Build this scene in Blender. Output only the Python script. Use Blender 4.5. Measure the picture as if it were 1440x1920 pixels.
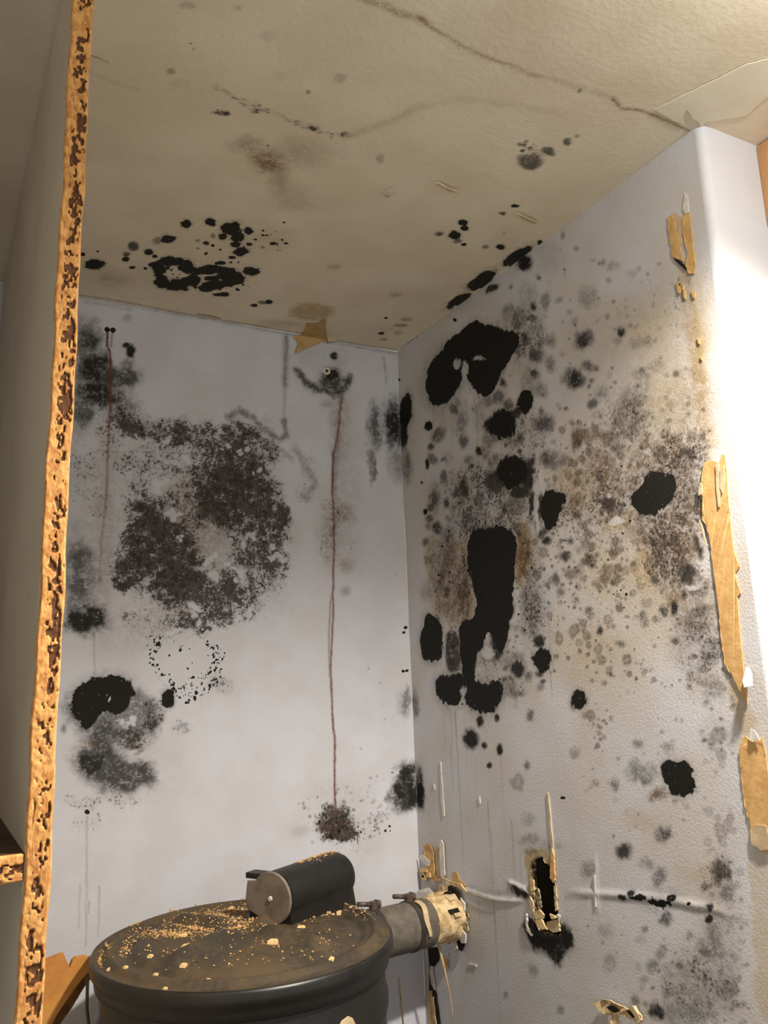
import bpy, bmesh, math, random
import numpy as np
from mathutils import Vector, Matrix

for o in list(bpy.data.objects): bpy.data.objects.remove(o, do_unlink=True)
SC = bpy.context.scene
COL = SC.collection

# ------------------------------------------------------------------ camera
F, PIT, ROL, YAW = 1540.0, 0.200984, -0.038078, 0.495381
EYE = 1.6
XR, YB, YO, ZC = 0.899134, 1.569093, 0.68245, EYE + 0.75     # right wall, back wall, outer corner, ceiling
_f = np.array([math.sin(YAW)*math.cos(PIT), math.cos(YAW)*math.cos(PIT), math.sin(PIT)])
_r = np.array([math.cos(YAW), -math.sin(YAW), 0.0]); _u = np.cross(_r, _f)
CR = _r*math.cos(ROL) + _u*math.sin(ROL); CU = -_r*math.sin(ROL) + _u*math.cos(ROL); CF = _f
CAM = np.array([0.0, 0.0, EYE])
cd = bpy.data.cameras.new('camera'); cam = bpy.data.objects.new('camera', cd); COL.objects.link(cam)
cd.sensor_fit = 'VERTICAL'; cd.sensor_height = 36.0; cd.lens = F/1920*36.0; cd.clip_start = 0.02
cam.matrix_world = Matrix(((CR[0], CU[0], -CF[0], 0), (CR[1], CU[1], -CF[1], 0), (CR[2], CU[2], -CF[2], EYE), (0, 0, 0, 1)))
SC.camera = cam

# ------------------------------------------------------------------ light
w = bpy.data.worlds.new('room_light'); SC.world = w; w.use_nodes = True
w.node_tree.nodes['Background'].inputs[0].default_value = (1.0, 0.955, 0.89, 1)
w.node_tree.nodes['Background'].inputs[1].default_value = 0.47
ld = bpy.data.lights.new('downlight_bulb', 'SPOT'); ld.energy = 97; ld.color = (1.0, 0.91, 0.81)
ld.spot_size = math.radians(146); ld.spot_blend = 0.6; ld.shadow_soft_size = 0.03
lamp = bpy.data.objects.new('downlight_bulb', ld); COL.objects.link(lamp)
lamp.location = (0.73, 0.26, ZC - 0.012)
l2 = bpy.data.lights.new('ceiling_fill_light', 'POINT'); l2.energy = 5.0; l2.color = (1.0, 0.97, 0.90); l2.shadow_soft_size = 0.02  # added point light that brightens the ceiling around the downlight
lens = bpy.data.objects.new('ceiling_fill_light', l2); COL.objects.link(lens); lens.location = (0.73, 0.26, ZC - 0.05)
SC.view_settings.view_transform = 'Standard'
try: SC.view_settings.look = 'None'
except Exception: pass
SC.view_settings.gamma = 1.0; SC.view_settings.use_curve_mapping = False
SC.view_settings.exposure = 0.45

# ------------------------------------------------------------------ helpers
def ray(x, y): return CF*F + CR*(x-720) + CU*(960-y)
def at(x, y, ax, v):
    d = ray(x, y); return CAM + d*((v-CAM[ax])/d[ax])
def proj(P):
    P = np.asarray(P, float) - CAM; z = P@CF
    return 720+F*(P@CR)/z, 960-F*(P@CU)/z
def lin(c):
    c = c/255.0; return c/12.92 if c <= 0.04045 else ((c+0.055)/1.055)**2.4
def rgb(r, g, b): return (lin(r), lin(g), lin(b), 1.0)
def tag(o, label=None, cat=None, group=None, kind=None):
    if label: o['label'] = label
    if cat: o['category'] = cat
    if group: o['group'] = group
    if kind: o['kind'] = kind
    return o
def empty(name, loc=(0, 0, 0)):
    o = bpy.data.objects.new(name, None); COL.objects.link(o); o.location = loc; o.empty_display_size = .05
    return o
def link(name, me, mat=None, parent=None, smooth=False):
    o = bpy.data.objects.new(name, me); COL.objects.link(o)
    if mat: me.materials.append(mat)
    if smooth: me.polygons.foreach_set('use_smooth', [True]*len(me.polygons))
    if parent:
        o.parent = parent
        if parent.type == 'EMPTY': o.matrix_parent_inverse = Matrix.Translation(parent.location).inverted()
    return o
class MB:
    def __init__(s): s.v = []; s.f = []
    def add(s, v, f):
        n = len(s.v); s.v += [tuple(map(float, p)) for p in v]; s.f += [tuple(i+n for i in q) for q in f]; return s
    def box(s, a, b):
        x0, y0, z0 = a; x1, y1, z1 = b
        return s.add([(x0,y0,z0),(x1,y0,z0),(x1,y1,z0),(x0,y1,z0),(x0,y0,z1),(x1,y0,z1),(x1,y1,z1),(x0,y1,z1)],
                     [(3,2,1,0),(4,5,6,7),(0,1,5,4),(1,2,6,5),(2,3,7,6),(3,0,4,7)])
    def hexa(s, p):   # 8 corners: bottom 0-3, top 4-7
        return s.add(p, [(3,2,1,0),(4,5,6,7),(0,1,5,4),(1,2,6,5),(2,3,7,6),(3,0,4,7)])
    def rings(s, R, closed=True, caps=True):
        n = len(R[0]); v = [p for r in R for p in r]; f = []
        for i in range(len(R)-1):
            for j in range(n if closed else n-1):
                k = (j+1) % n; f.append((i*n+j, i*n+k, (i+1)*n+k, (i+1)*n+j))
        if caps and closed:
            f.append(tuple(range(n-1, -1, -1))); f.append(tuple((len(R)-1)*n+j for j in range(n)))
        return s.add(v, f)
    def tube(s, path, rad, n=12, caps=True):
        path = [np.array(p, float) for p in path]; R = []
        rad = rad if hasattr(rad, '__len__') else [rad]*len(path)
        for i, p in enumerate(path):
            t = path[min(i+1, len(path)-1)] - path[max(i-1, 0)]; t = t/np.linalg.norm(t)
            a = np.array([0, 0, 1.]) if abs(t[2]) < .9 else np.array([1., 0, 0])
            e1 = np.cross(t, a); e1 /= np.linalg.norm(e1); e2 = np.cross(t, e1)
            R.append([p + rad[i]*(e1*math.cos(2*math.pi*j/n) + e2*math.sin(2*math.pi*j/n)) for j in range(n)])
        return s.rings(R, True, caps)
    def lathe(s, prof, c, n=64, fn=None):
        R = []
        for r, z in prof:
            ring = []
            for j in range(n):
                a = 2*math.pi*j/n; dz = fn(r, a) if fn else 0
                ring.append((c[0]+r*math.cos(a), c[1]+r*math.sin(a), c[2]+z+dz))
            R.append(ring)
        return s.rings(R, True, True)
    def build(s, name, mat, parent=None, smooth=False):
        me = bpy.data.meshes.new(name); me.from_pydata(s.v, [], s.f); me.update()
        bm = bmesh.new(); bm.from_mesh(me); bmesh.ops.recalc_face_normals(bm, faces=bm.faces); bm.to_mesh(me); bm.free()
        return link(name, me, mat, parent, smooth)
def autosmooth(o, deg=40):
    me = o.data; me.polygons.foreach_set('use_smooth', [True]*len(me.polygons))
    bm = bmesh.new(); bm.from_mesh(me)
    for e in bm.edges:
        if len(e.link_faces) == 2 and e.calc_face_angle(0) > math.radians(deg): e.smooth = False
    bm.to_mesh(me); bm.free(); return o
RNG = random.Random(5)
def jag(pts, step=7, amp=1.6, rng=RNG, closed=True):
    out = []; n = len(pts)
    for i in range(n if closed else n-1):
        a = pts[i]; b = pts[(i+1) % n]; L = math.hypot(b[0]-a[0], b[1]-a[1]); k = max(1, int(L/step))
        for j in range(k):
            t = j/k; out.append((a[0]+(b[0]-a[0])*t + (rng.uniform(-amp, amp) if j else 0), a[1]+(b[1]-a[1])*t + (rng.uniform(-amp, amp) if j else 0)))
    return out
NRM = {0: np.array([-1., 0, 0]), 1: np.array([0, -1., 0]), 2: np.array([0, 0, -1.])}
def flake(mb, pts, ax, val, thick=.0012, lift=.0004, curl=None):
    """Thin torn piece lying on the plane axis=val; curl(i, x, y) gives extra lift from the wall in metres."""
    n = NRM[ax]; P = [at(x, y, ax, val) for x, y in pts]
    L = [lift + (curl(i, *pts[i]) if curl else 0) for i in range(len(pts))]
    top = [p + n*(l+thick) for p, l in zip(P, L)]; bot = [p + n*l for p, l in zip(P, L)]
    k = len(P); f = [tuple(range(k)), tuple(range(2*k-1, k-1, -1))] + [(i, (i+1) % k, k+(i+1) % k, k+i) for i in range(k)]
    return mb.add(top+bot, f)

# ------------------------------------------------------------------ node helpers
class NT:
    def __init__(s, name):
        s.m = bpy.data.materials.new(name); s.m.use_nodes = True; s.t = s.m.node_tree
        s.b = s.t.nodes['Principled BSDF']; s.b.inputs['Roughness'].default_value = .8
        s.b.inputs['Specular IOR Level'].default_value = .25
        s.oc = s.n('ShaderNodeTexCoord').outputs['Object']
    def n(s, ty, **kw):
        x = s.t.nodes.new(ty)
        for k, v in kw.items(): setattr(x, k, v)
        return x
    def put(s, sock, v):
        if isinstance(v, bpy.types.NodeSocket): s.t.links.new(v, sock)
        else: sock.default_value = v
    def math(s, op, a, b=0.0, c=0.0, clamp=False):
        x = s.n('ShaderNodeMath', operation=op, use_clamp=clamp)
        s.put(x.inputs[0], a); s.put(x.inputs[1], b)
        if len(x.inputs) > 2: s.put(x.inputs[2], c)
        return x.outputs[0]
    def step(s, v, lo, hi, a=0.0, b=1.0):
        x = s.n('ShaderNodeMapRange', interpolation_type='SMOOTHSTEP')
        s.put(x.inputs[0], v); x.inputs[1].default_value = lo; x.inputs[2].default_value = hi
        x.inputs[3].default_value = a; x.inputs[4].default_value = b
        return x.outputs[0]
    def noise(s, scale, detail=3, rough=.55, vec=None, dist=0.0):
        x = s.n('ShaderNodeTexNoise'); s.put(x.inputs['Vector'], vec if vec is not None else s.oc)
        x.inputs['Scale'].default_value = scale; x.inputs['Detail'].default_value = detail
        x.inputs['Roughness'].default_value = rough; x.inputs['Distortion'].default_value = dist
        return x.outputs[0]
    def voro(s, scale, vec=None, feature='F1', out='Distance'):
        x = s.n('ShaderNodeTexVoronoi', feature=feature); s.put(x.inputs['Vector'], vec if vec is not None else s.oc)
        x.inputs['Scale'].default_value = scale; return x.outputs[out]
    def scl(s, v3, vec=None):
        x = s.n('ShaderNodeMapping'); s.put(x.inputs[0], vec if vec is not None else s.oc); x.inputs['Scale'].default_value = v3
        return x.outputs[0]
    def mix(s, fac, a, b, blend='MIX'):
        x = s.n('ShaderNodeMix', data_type='RGBA', blend_type=blend); x.clamp_factor = True
        s.put(x.inputs[0], fac); s.put(x.inputs[6], a); s.put(x.inputs[7], b); return x.outputs[2]
    def attr(s, name):
        x = s.n('ShaderNodeAttribute', attribute_name=name); sp = s.n('ShaderNodeSeparateColor')
        s.t.links.new(x.outputs['Color'], sp.inputs[0]); return list(sp.outputs) + [x.outputs['Alpha']]
    def bump(s, h, strength=.5, dist=.001):
        x = s.n('ShaderNodeBump'); x.inputs['Strength'].default_value = strength; x.inputs['Distance'].default_value = dist
        s.put(x.inputs['Height'], h); s.t.links.new(x.outputs[0], s.b.inputs['Normal'])
    def col(s, c): s.put(s.b.inputs['Base Color'], c); return s
    def rough(s, r): s.put(s.b.inputs['Roughness'], r); return s

def mold_wall(name, base, base2, black=(24, 23, 20), fleckc=(40, 34, 32), hazec=(44, 43, 40), brownc=(104, 82, 58),
              ochrec=(176, 150, 96), peel=.35, peel_scale=170, fs=1.0):
    t = NT(name)
    bl, fl, hz, br = t.attr('mold_a'); oc, sp, ru, li = t.attr('mold_b')
    nf = t.noise(205*fs, 3, .62); nf2 = t.noise(480*fs, 2, .6); nm = t.noise(60, 4, .6); nl = t.noise(9, 4, .55)
    nn = t.math('ADD', t.math('MULTIPLY', t.math('SUBTRACT', nf, .5), 1.9), t.math('MULTIPLY', t.math('SUBTRACT', nf2, .5), 1.2))
    nmc = t.math('SUBTRACT', nm, .5)
    c = t.mix(t.step(nl, .35, .65), rgb(*base), rgb(*base2))
    # ochre / brown washes
    c = t.mix(t.math('MULTIPLY', oc, t.step(t.math('ADD', nm, t.math('MULTIPLY', nn, .25)), .2, .6, .55, 1.0)), c, rgb(*ochrec))
    c = t.mix(t.math('MULTIPLY', br, t.step(t.math('ADD', nm, t.math('MULTIPLY', nn, .5)), .22, .62, .45, 1.3)), c, rgb(*brownc))
    # soft dark patches with grain
    hf = t.math('MULTIPLY', hz, t.step(t.math('ADD', t.math('ADD', nm, t.math('MULTIPLY', nn, .45)), t.math('MULTIPLY', hz, .35)), .30, .80, .45, 1.3))
    c = t.mix(hf, c, rgb(*hazec))
    hf2 = t.step(t.math('ADD', hz, t.math('ADD', t.math('MULTIPLY', nn, .35), t.math('MULTIPLY', nmc, .7))), .80, 1.15)
    c = t.mix(hf2, c, rgb(*black))
    # small spots
    c = t.mix(t.math('MULTIPLY', sp, t.step(nn, -.5, .3, .55, 1.0)), c, rgb(82, 65, 46))
    # speckle: thresholded fine noise whose coverage follows the density
    nk = t.math('SUBTRACT', t.noise(26, 3, .6), .5)
    d = t.math('ADD', fl, t.math('MULTIPLY', t.math('ADD', t.math('MULTIPLY', nmc, 2.1), t.math('MULTIPLY', nk, 2.2)), fl))
    ff = t.step(t.math('ADD', t.math('MULTIPLY', nn, 1.25), t.math('MULTIPLY', t.math('SUBTRACT', d, .60), 1.15)), -.13, .17)
    ff = t.math('MULTIPLY', ff, t.step(fl, .03, .16))
    c = t.mix(t.math('MULTIPLY', t.step(d, .05, 1.0), .58), c, rgb(104, 97, 93))
    c = t.mix(t.math('MULTIPLY', ff, .90), c, t.mix(t.step(t.noise(110, 3, .6), .38, .62), rgb(*fleckc), rgb(fleckc[0]+34, fleckc[1]+32, fleckc[2]+29)))
    c = t.mix(t.math('MULTIPLY', ru, t.step(nn, -.6, .2, .6, 1.0)), c, rgb(104, 54, 36))
    bf = t.step(t.math('ADD', bl, t.math('ADD', t.math('MULTIPLY', nn, .34), t.math('MULTIPLY', nmc, .60))), .38, .64)
    bf = t.math('MULTIPLY', bf, t.step(bl, .05, .2))
    pin = t.step(t.noise(210, 2, .5), .70, .74, 1.0, .35)
    c = t.mix(t.math('MULTIPLY', bf, pin), c, rgb(*black))
    c = t.mix(t.math('MULTIPLY', t.step(t.math('ADD', li, t.math('ADD', t.math('MULTIPLY', nn, .5), t.math('MULTIPLY', nmc, 1.4))), .25, .75), t.step(li, .03, .12, 0, .78)), c, rgb(*base))
    t.col(c)
    ht = t.math('ADD', t.step(t.noise(peel_scale, 3, .55), .35, .7), t.math('MULTIPLY', t.noise(40, 2), .6))
    t.bump(ht, peel, .0016)
    return t.m

# ------------------------------------------------------------------ mould fields on a wall grid
def vnoise(U, V, s, seed):
    r = np.random.RandomState(seed); g = r.rand(256, 256)
    x = U*s; y = V*s; xi = np.floor(x).astype(int); yi = np.floor(y).astype(int); fx = x-xi; fy = y-yi
    fx = fx*fx*(3-2*fx); fy = fy*fy*(3-2*fy); a = lambda i, j: g[(xi+i) % 256, (yi+j) % 256]
    return (a(0,0)*(1-fx)+a(1,0)*fx)*(1-fy) + (a(0,1)*(1-fx)+a(1,1)*fx)*fy - .5
CH = {'K': 0, 'F': 1, 'H': 2, 'B': 3, 'O': 4, 'S': 5, 'R': 6, 'L': 7}
class Wall:
    def __init__(s, ax, val, us, vs):
        s.ax, s.val = ax, val; s.ia = [i for i in range(3) if i != ax]
        s.us = np.array(us); s.vs = np.array(vs); s.U, s.V = np.meshgrid(s.us, s.vs, indexing='ij')
        s.seed = 10*ax
        s.WU = s.U + .010*vnoise(s.U, s.V, 45, s.seed+1) + .007*vnoise(s.U, s.V, 120, s.seed+2) + .004*vnoise(s.U, s.V, 290, s.seed+3)
        s.WV = s.V + .010*vnoise(s.U, s.V, 45, s.seed+4) + .007*vnoise(s.U, s.V, 120, s.seed+5) + .004*vnoise(s.U, s.V, 290, s.seed+6)
        s.A = np.zeros((8,)+s.U.shape, np.float32)
    def uv(s, x, y): return at(x, y, s.ax, s.val)[s.ia]
    def jac(s, x, y):
        p = s.uv(x, y); return p, np.linalg.inv(np.c_[s.uv(x+1, y)-p, s.uv(x, y+1)-p])
    def sl(s, u0, u1, v0, v1):
        i0, i1 = np.searchsorted(s.us, [u0, u1]); j0, j1 = np.searchsorted(s.vs, [v0, v1])
        return slice(max(i0-1, 0), i1+1), slice(max(j0-1, 0), j1+1)
    def put(s, ch, sl, v):
        a = s.A[CH[ch]][sl]
        if ch in 'KSRLH': np.maximum(a, v, out=a)
        elif ch == 'F': a[...] = np.minimum(np.maximum(a, v)+.22*np.minimum(a, v), .95)
        else: a[...] = 1-(1-a)*(1-v)
    def E(s, ch, x, y, rx, ry=None, val=1.0, soft=.3, ang=0, warp=1.0, ring=0):
        ry = ry or rx; p, M = s.jac(x, y); k = 1+soft+.15
        c, sn = math.cos(math.radians(ang)), math.sin(math.radians(ang))
        Mi = np.linalg.inv(M); ext = np.abs(Mi)@np.array([max(rx, ry)*k]*2) + .012
        sl = s.sl(p[0]-ext[0], p[0]+ext[0], p[1]-ext[1], p[1]+ext[1])
        if s.U[sl].size == 0: return
        # long marks keep their edge, small ones are warped less
        wf = warp*min(1.0, max(rx, ry)/22.0)
        du = s.U[sl]+(s.WU[sl]-s.U[sl])*wf-p[0]; dv = s.V[sl]+(s.WV[sl]-s.V[sl])*wf-p[1]
        qx = M[0,0]*du+M[0,1]*dv; qy = M[1,0]*du+M[1,1]*dv
        X = qx*c+qy*sn; Y = -qx*sn+qy*c
        d = np.sqrt((X/rx)**2+(Y/ry)**2)
        t = np.clip((1+soft-d)/(2*soft), 0, 1); t = t*t*(3-2*t)
        if ring: t = t*(1-ring*np.clip((.85-d)/.5, 0, 1))
        s.put(ch, sl, val*t)
        if ch == 'K' and max(rx, ry) > 5: s.E('H', x, y, rx*1.12, ry*1.12, .62*val, .55, ang, warp)
    def sdist(s, Q, sl, wf, closed=True):
        X = s.U[sl]+(s.WU[sl]-s.U[sl])*wf; Y = s.V[sl]+(s.WV[sl]-s.V[sl])*wf
        D = np.full(X.shape, 1e9); ins = np.zeros(X.shape, bool); n = len(Q); arc = None; acc = 0; best = np.zeros(X.shape)
        for i in range(n if closed else n-1):
            a = Q[i]; b = Q[(i+1) % n]; e = b-a; L2 = e@e+1e-12
            t = np.clip(((X-a[0])*e[0]+(Y-a[1])*e[1])/L2, 0, 1)
            d = np.hypot(X-a[0]-t*e[0], Y-a[1]-t*e[1]); m = d < D; D[m] = d[m]; best[m] = (acc+t*math.sqrt(L2))[m]; acc += math.sqrt(L2)
            if closed:
                cnd = ((a[1] > Y) != (b[1] > Y)); ins ^= cnd & (X < (b[0]-a[0])*(Y-a[1])/(b[1]-a[1]+1e-12)+a[0])
        return D, ins, best/max(acc, 1e-9)
    def P(s, ch, pts, val=1.0, soft=5, warp=.9, smooth=2):
        for _ in range(smooth):
            q = []
            for i in range(len(pts)):
                a = pts[i]; b = pts[(i+1) % len(pts)]; q += [(a[0]*.78+b[0]*.22, a[1]*.78+b[1]*.22), (a[0]*.22+b[0]*.78, a[1]*.22+b[1]*.78)]
            pts = q
        Q = [s.uv(x, y) for x, y in pts]; A = np.array(Q); mx = sum(p[0] for p in pts)/len(pts); my = sum(p[1] for p in pts)/len(pts)
        _, M = s.jac(mx, my); sc = 1/math.sqrt(abs(np.linalg.det(M))); w = soft*sc
        sl = s.sl(A[:,0].min()-w-.01, A[:,0].max()+w+.01, A[:,1].min()-w-.01, A[:,1].max()+w+.01)
        if s.U[sl].size == 0: return
        D, ins, _ = s.sdist(Q, sl, warp); sd = np.where(ins, D, -D)
        t = np.clip(sd/(2*w)+.5, 0, 1); s.put(ch, sl, val*t*t*(3-2*t))
        if ch == 'K': s.P('H', pts, .7*val, soft*3+4, warp, 0)
    def L(s, ch, pts, wd=3, val=1.0, fade=(1, 1), warp=.25):
        Q = [s.uv(x, y) for x, y in pts]; A = np.array(Q); _, M = s.jac(*pts[len(pts)//2]); sc = 1/math.sqrt(abs(np.linalg.det(M))); w = wd*sc
        sl = s.sl(A[:,0].min()-w-.01, A[:,0].max()+w+.01, A[:,1].min()-w-.01, A[:,1].max()+w+.01)
        if s.U[sl].size == 0: return
        D, _, q = s.sdist(Q, sl, warp, False)
        t = np.clip(1-D/w, 0, 1); s.put(ch, sl, val*t*t*(3-2*t)*(fade[0]+(fade[1]-fade[0])*q))
    def dots(s, ch, n, poly, r=(1.5, 3), val=(.6, 1), seed=1, soft=.4, ring=0, dens=None, ar=1.0):
        rr = random.Random(seed); xs = [p[0] for p in poly]; ys = [p[1] for p in poly]; k = 0; tries = 0
        while k < n and tries < n*60:
            tries += 1; x = rr.uniform(min(xs), max(xs)); y = rr.uniform(min(ys), max(ys)); ins = False
            for i in range(len(poly)):
                a = poly[i]; b = poly[i-1]
                if (a[1] > y) != (b[1] > y) and x < (b[0]-a[0])*(y-a[1])/(b[1]-a[1])+a[0]: ins = not ins
            if not ins or (dens and rr.random() > dens(x, y)): continue
            q = r[0]+(r[1]-r[0])*rr.random()**2
            s.E(ch, x, y, q, q*rr.uniform(.8, 1.25)*ar, rr.uniform(*val), soft, rr.uniform(-40, 40), ring=ring); k += 1
    def mesh(s, name, mat, hole=None, parent=None):
        nu, nv = s.U.shape; co = np.zeros((nu*nv, 3), np.float32)
        co[:, s.ax] = s.val; co[:, s.ia[0]] = s.U.ravel(); co[:, s.ia[1]] = s.V.ravel()
        if hasattr(s, 'disp'): co += (NRM[s.ax][None, :]*s.disp.ravel()[:, None]).astype(np.float32)
        I = np.arange(nu*nv).reshape(nu, nv)
        q = np.stack([I[:-1,:-1], I[1:,:-1], I[1:,1:], I[:-1,1:]], -1).reshape(-1, 4)
        if s.ax in (0, 2): q = q[:, ::-1]
        if hole is not None:
            cu = co[q].mean(1)[:, s.ia]; ins = np.zeros(len(cu), bool); Q = [s.uv(x, y) for x, y in hole]
            for i in range(len(Q)):
                a = Q[i]; b = Q[i-1]; cnd = (a[1] > cu[:,1]) != (b[1] > cu[:,1])
                ins ^= cnd & (cu[:,0] < (b[0]-a[0])*(cu[:,1]-a[1])/(b[1]-a[1]+1e-12)+a[0])
            q = q[~ins]
        me = bpy.data.meshes.new(name); me.vertices.add(len(co)); me.vertices.foreach_set('co', co.ravel())
        me.loops.add(q.size); me.loops.foreach_set('vertex_index', q.ravel().astype(np.int32))
        me.polygons.add(len(q)); me.polygons.foreach_set('loop_start', np.arange(0, q.size, 4, dtype=np.int32))
        me.update(calc_edges=True)
        for nm, k in (('mold_a', 0), ('mold_b', 4)):
            at_ = me.attributes.new(nm, 'FLOAT_COLOR', 'POINT')
            at_.data.foreach_set('color', np.stack([s.A[k+i].ravel() for i in range(4)], -1).astype(np.float32).ravel())
        return link(name, me, mat, parent, True)
def axis(*segs):   # (start, end, step) pieces joined into one list
    out = []
    for a, b, st in segs: out += list(np.arange(a, b-st*.3, st))
    return out + [segs[-1][1]]

# ================================================================== CEILING
ceil_mat = mold_wall('cream_ceiling_paint', (232, 222, 200), (224, 212, 188), black=(40, 39, 33), hazec=(92, 88, 80), brownc=(128, 94, 60),
                     ochrec=(178, 150, 104), peel=.10, peel_scale=120)
C = Wall(2, ZC, axis((-1.2, 0.0, .1), (0.0, 1.06, .0024), (1.06, 2.2, .1)), axis((-1.2, .50, .1), (.50, YB, .0026)))
for x, y, rx, ry in [(175,495,19,10),(298,504,12,16),(323,489,25,9),(351,500,14,14),(303,527,14,13),(332,534,26,11),(360,527,18,11),
    (367,509,15,8),(392,506,28,8),(424,509,20,9),(433,520,25,11),(397,522,14,5),(410,534,30,8),(387,541,14,7),(415,552,14,5),(470,508,16,8),
    (415,493,9,4),(442,525,16,10),(348,420,11,8),(394,416,10,8),(431,428,20,13),(419,444,8,6),(465,433,8,7),(445,445,12,8),(442,458,9,6),
    (452,472,13,9),(312,448,13,7),(277,472,9,6),(289,480,5,3),(236,486,7,4),(248,502,6,3),(273,503,4,3),(287,495,8,5),(387,456,6,3),
    (385,475,4,3),(399,460,4,3),(413,468,3,2),(435,483,6,3),(467,458,6,3),(479,449,4,2),(493,441,3,2),(501,441,3,2),(511,457,6,3),
    (536,456,4,2),(532,417,3,2),(183,472,3,2),(156,477,5,4),(477,573,6,3),(504,566,7,4),(724,596,4,2),(715,625,6,2.5),
    (971,481,30,12),(903,525,32,12),(859,564,25,9),(1012,455,6,5),(866,418,9,6),(853,441,10,8),(871,428,8,5),(869,459,5,3),(938,464,9,5),
    (966,386,7,3)]:
    big = rx > 28 and x > 800
    C.E('K', x, y, rx, ry, .95, .3, -33 if x > 840 and y > 450 and rx > 20 else 0)
for x, y, rx, ry, v in [(250,462,10,9,.8),(238,477,7,5,.8),(293,451,9,7,.6),(400,442,5,5,.6),(492,567,8,4,.7),(371,465,3,2,.7),(371,451,4,3,.5),
    (493,464,4,3,.5),(995,304,25,16,.74),(1029,285,15,8,.74),(1064,265,9,8,.72),(1082,254,5,4,.5),(824,438,9,5,.75),(857,452,8,5,.7),
    (910,463,6,4,.6),(747,624,9,4,.35),(719,637,8,3,.5),(640,147,13,9,.28),(355,9,15,9,.3),(447,16,9,6,.28),(713,298,7,9,.35),(502,69,22,9,.16),
    (319,133,10,7,.4),(336,158,18,9,.14),(578,173,5,4,.5),(525,142,16,11,.12),(763,599,11,4,.4),(752,610,11,3,.55),(945,437,2,2,.8),
    (1150,186,4,4,.5),(1087,170,4,4,.6),(502,273,2.5,2,.8),(357,82,2.5,2,.8),(362,92,2.5,2,.6),(316,513,60,40,.10),(420,520,60,40,.10)]:
    C.E('H', x, y, rx, ry, v, .35)
C.dots('K', 60, [(290,490),(470,490),(470,545),(300,545)], (1.5, 4), (.6, .9), 3)
C.dots('K', 26, [(420,430),(530,430),(530,470),(430,480)], (1, 3), (.6, .9), 4)
C.dots('H', 22, [(975,268),(1003,258),(1006,282),(974,284)], (1.5, 4.5), (.6, .8), 5)
for q in [[(404,162),(454,190),(477,208)],[(470,195),(543,225),(585,239)],[(585,239),(617,252),(655,254)]]:
    C.L('H', q, 9, .16)
    for k in range(len(q)-1):
        for j in range(9):
            t = RNG.random(); C.E('H', q[k][0]+(q[k+1][0]-q[k][0])*t+RNG.uniform(-8, 8), q[k][1]+(q[k+1][1]-q[k][1])*t+RNG.uniform(-6, 6), RNG.uniform(2, 6), RNG.uniform(1.2, 2.6), RNG.uniform(.3, .65), .4, 18)
C.E('F', 415, 212, 15, 8, .75, .6); C.E('H', 420, 213, 9, 5, .6, .6); C.E('F', 585, 239, 10, 7, .6, .6); C.E('F', 649, 252, 12, 7, .5, .6)
C.E('F', 480, 208, 10, 7, .4, .6); C.E('F', 727, 362, 20, 10, .3, .7); C.E('F', 942, 400, 9, 5, .5, .5); C.E('F', 730, 625, 24, 14, .2, .8)
C.L('H', [(165,103),(186,110),(202,116)], 4, .5); C.L('H', [(150,130),(200,150),(260,168)], 9, .12)
for x, y, rx, ry, v in [(461,272,26,14,.45),(500,300,28,18,.6),(505,312,16,10,.35),(522,335,16,22,.35),(552,284,38,22,.26),(600,290,40,26,.14),
    (540,370,36,20,.18),(590,385,60,14,.12),(215,525,26,14,.28),(190,510,26,14,.15),(500,455,50,18,.12),(520,440,34,16,.10),(625,500,10,5,.4),(742,552,10,4,.4),
    (560,640,20,10,.3),(525,608,36,8,.3),(745,430,60,40,.06)]:
    C.E('B', x, y, rx, ry, v, .8)
C.L('B', [(658,254),(700,238),(740,224),(790,200),(860,186),(950,196),(1060,216)], 13, .11)
C.L('O', [(645,258),(700,238),(740,224),(790,200)], 16, .2)
SEAM = [(640,-22),(690,0),(740,20),(790,36),(800,44),(830,64),(870,88),(905,105),(960,125),(1010,143),(1085,163),(1150,187),(1165,203),(1200,206),(1250,226),(1292,246)]
C.L('B', SEAM, 11, .22); C.L('B', SEAM[3:10], 6, .28); C.L('B', SEAM[11:], 4, .6, warp=.1); C.L('B', SEAM[:5], 14, .35)
C.P('O', [(800,40),(850,24),(900,20),(1000,-20),(1450,-40),(1450,120),(1300,180),(1230,190),(1150,180),(1085,158),(960,118),(880,86)], .10, 14)
C.P('L', [(1225,203),(1300,165),(1460,100),(1460,200),(1440,222),(1412,252),(1330,230),(1300,235)], .8, 5)
C.L('H', [(1290,247),(1245,285),(1180,330)], 7, .25, (1, .2))
# open joint between ceiling and back wall
C.L('H', [(150,553),(230,565),(300,580),(460,607),(600,634),(740,657)], 5, .4)
C.L('H', [(372,588),(395,592),(412,596)], 3, .8); C.L('H', [(535,631),(560,634)], 4, .9)
C.L('K', [(752,655),(775,637),(812,610)], 3.0, .75, warp=.05)
C.E('O', 583, 585, 40, 17, .8, .25)
# slight sag and the raised joint
seamY = YO+.004*np.sin(C.U*23)+.006*vnoise(C.U, C.V, 18, 77)
C.disp = np.where(C.V < seamY, .0, 0.0) + .0012*vnoise(C.U, C.V, 9, 78)
C.disp[(C.U < 0) | (C.U > 1.05)] = 0
tag(C.mesh('ceiling', ceil_mat), 'cream painted ceiling with black mould patches and a cracked joint', 'ceiling', kind='structure')

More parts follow.
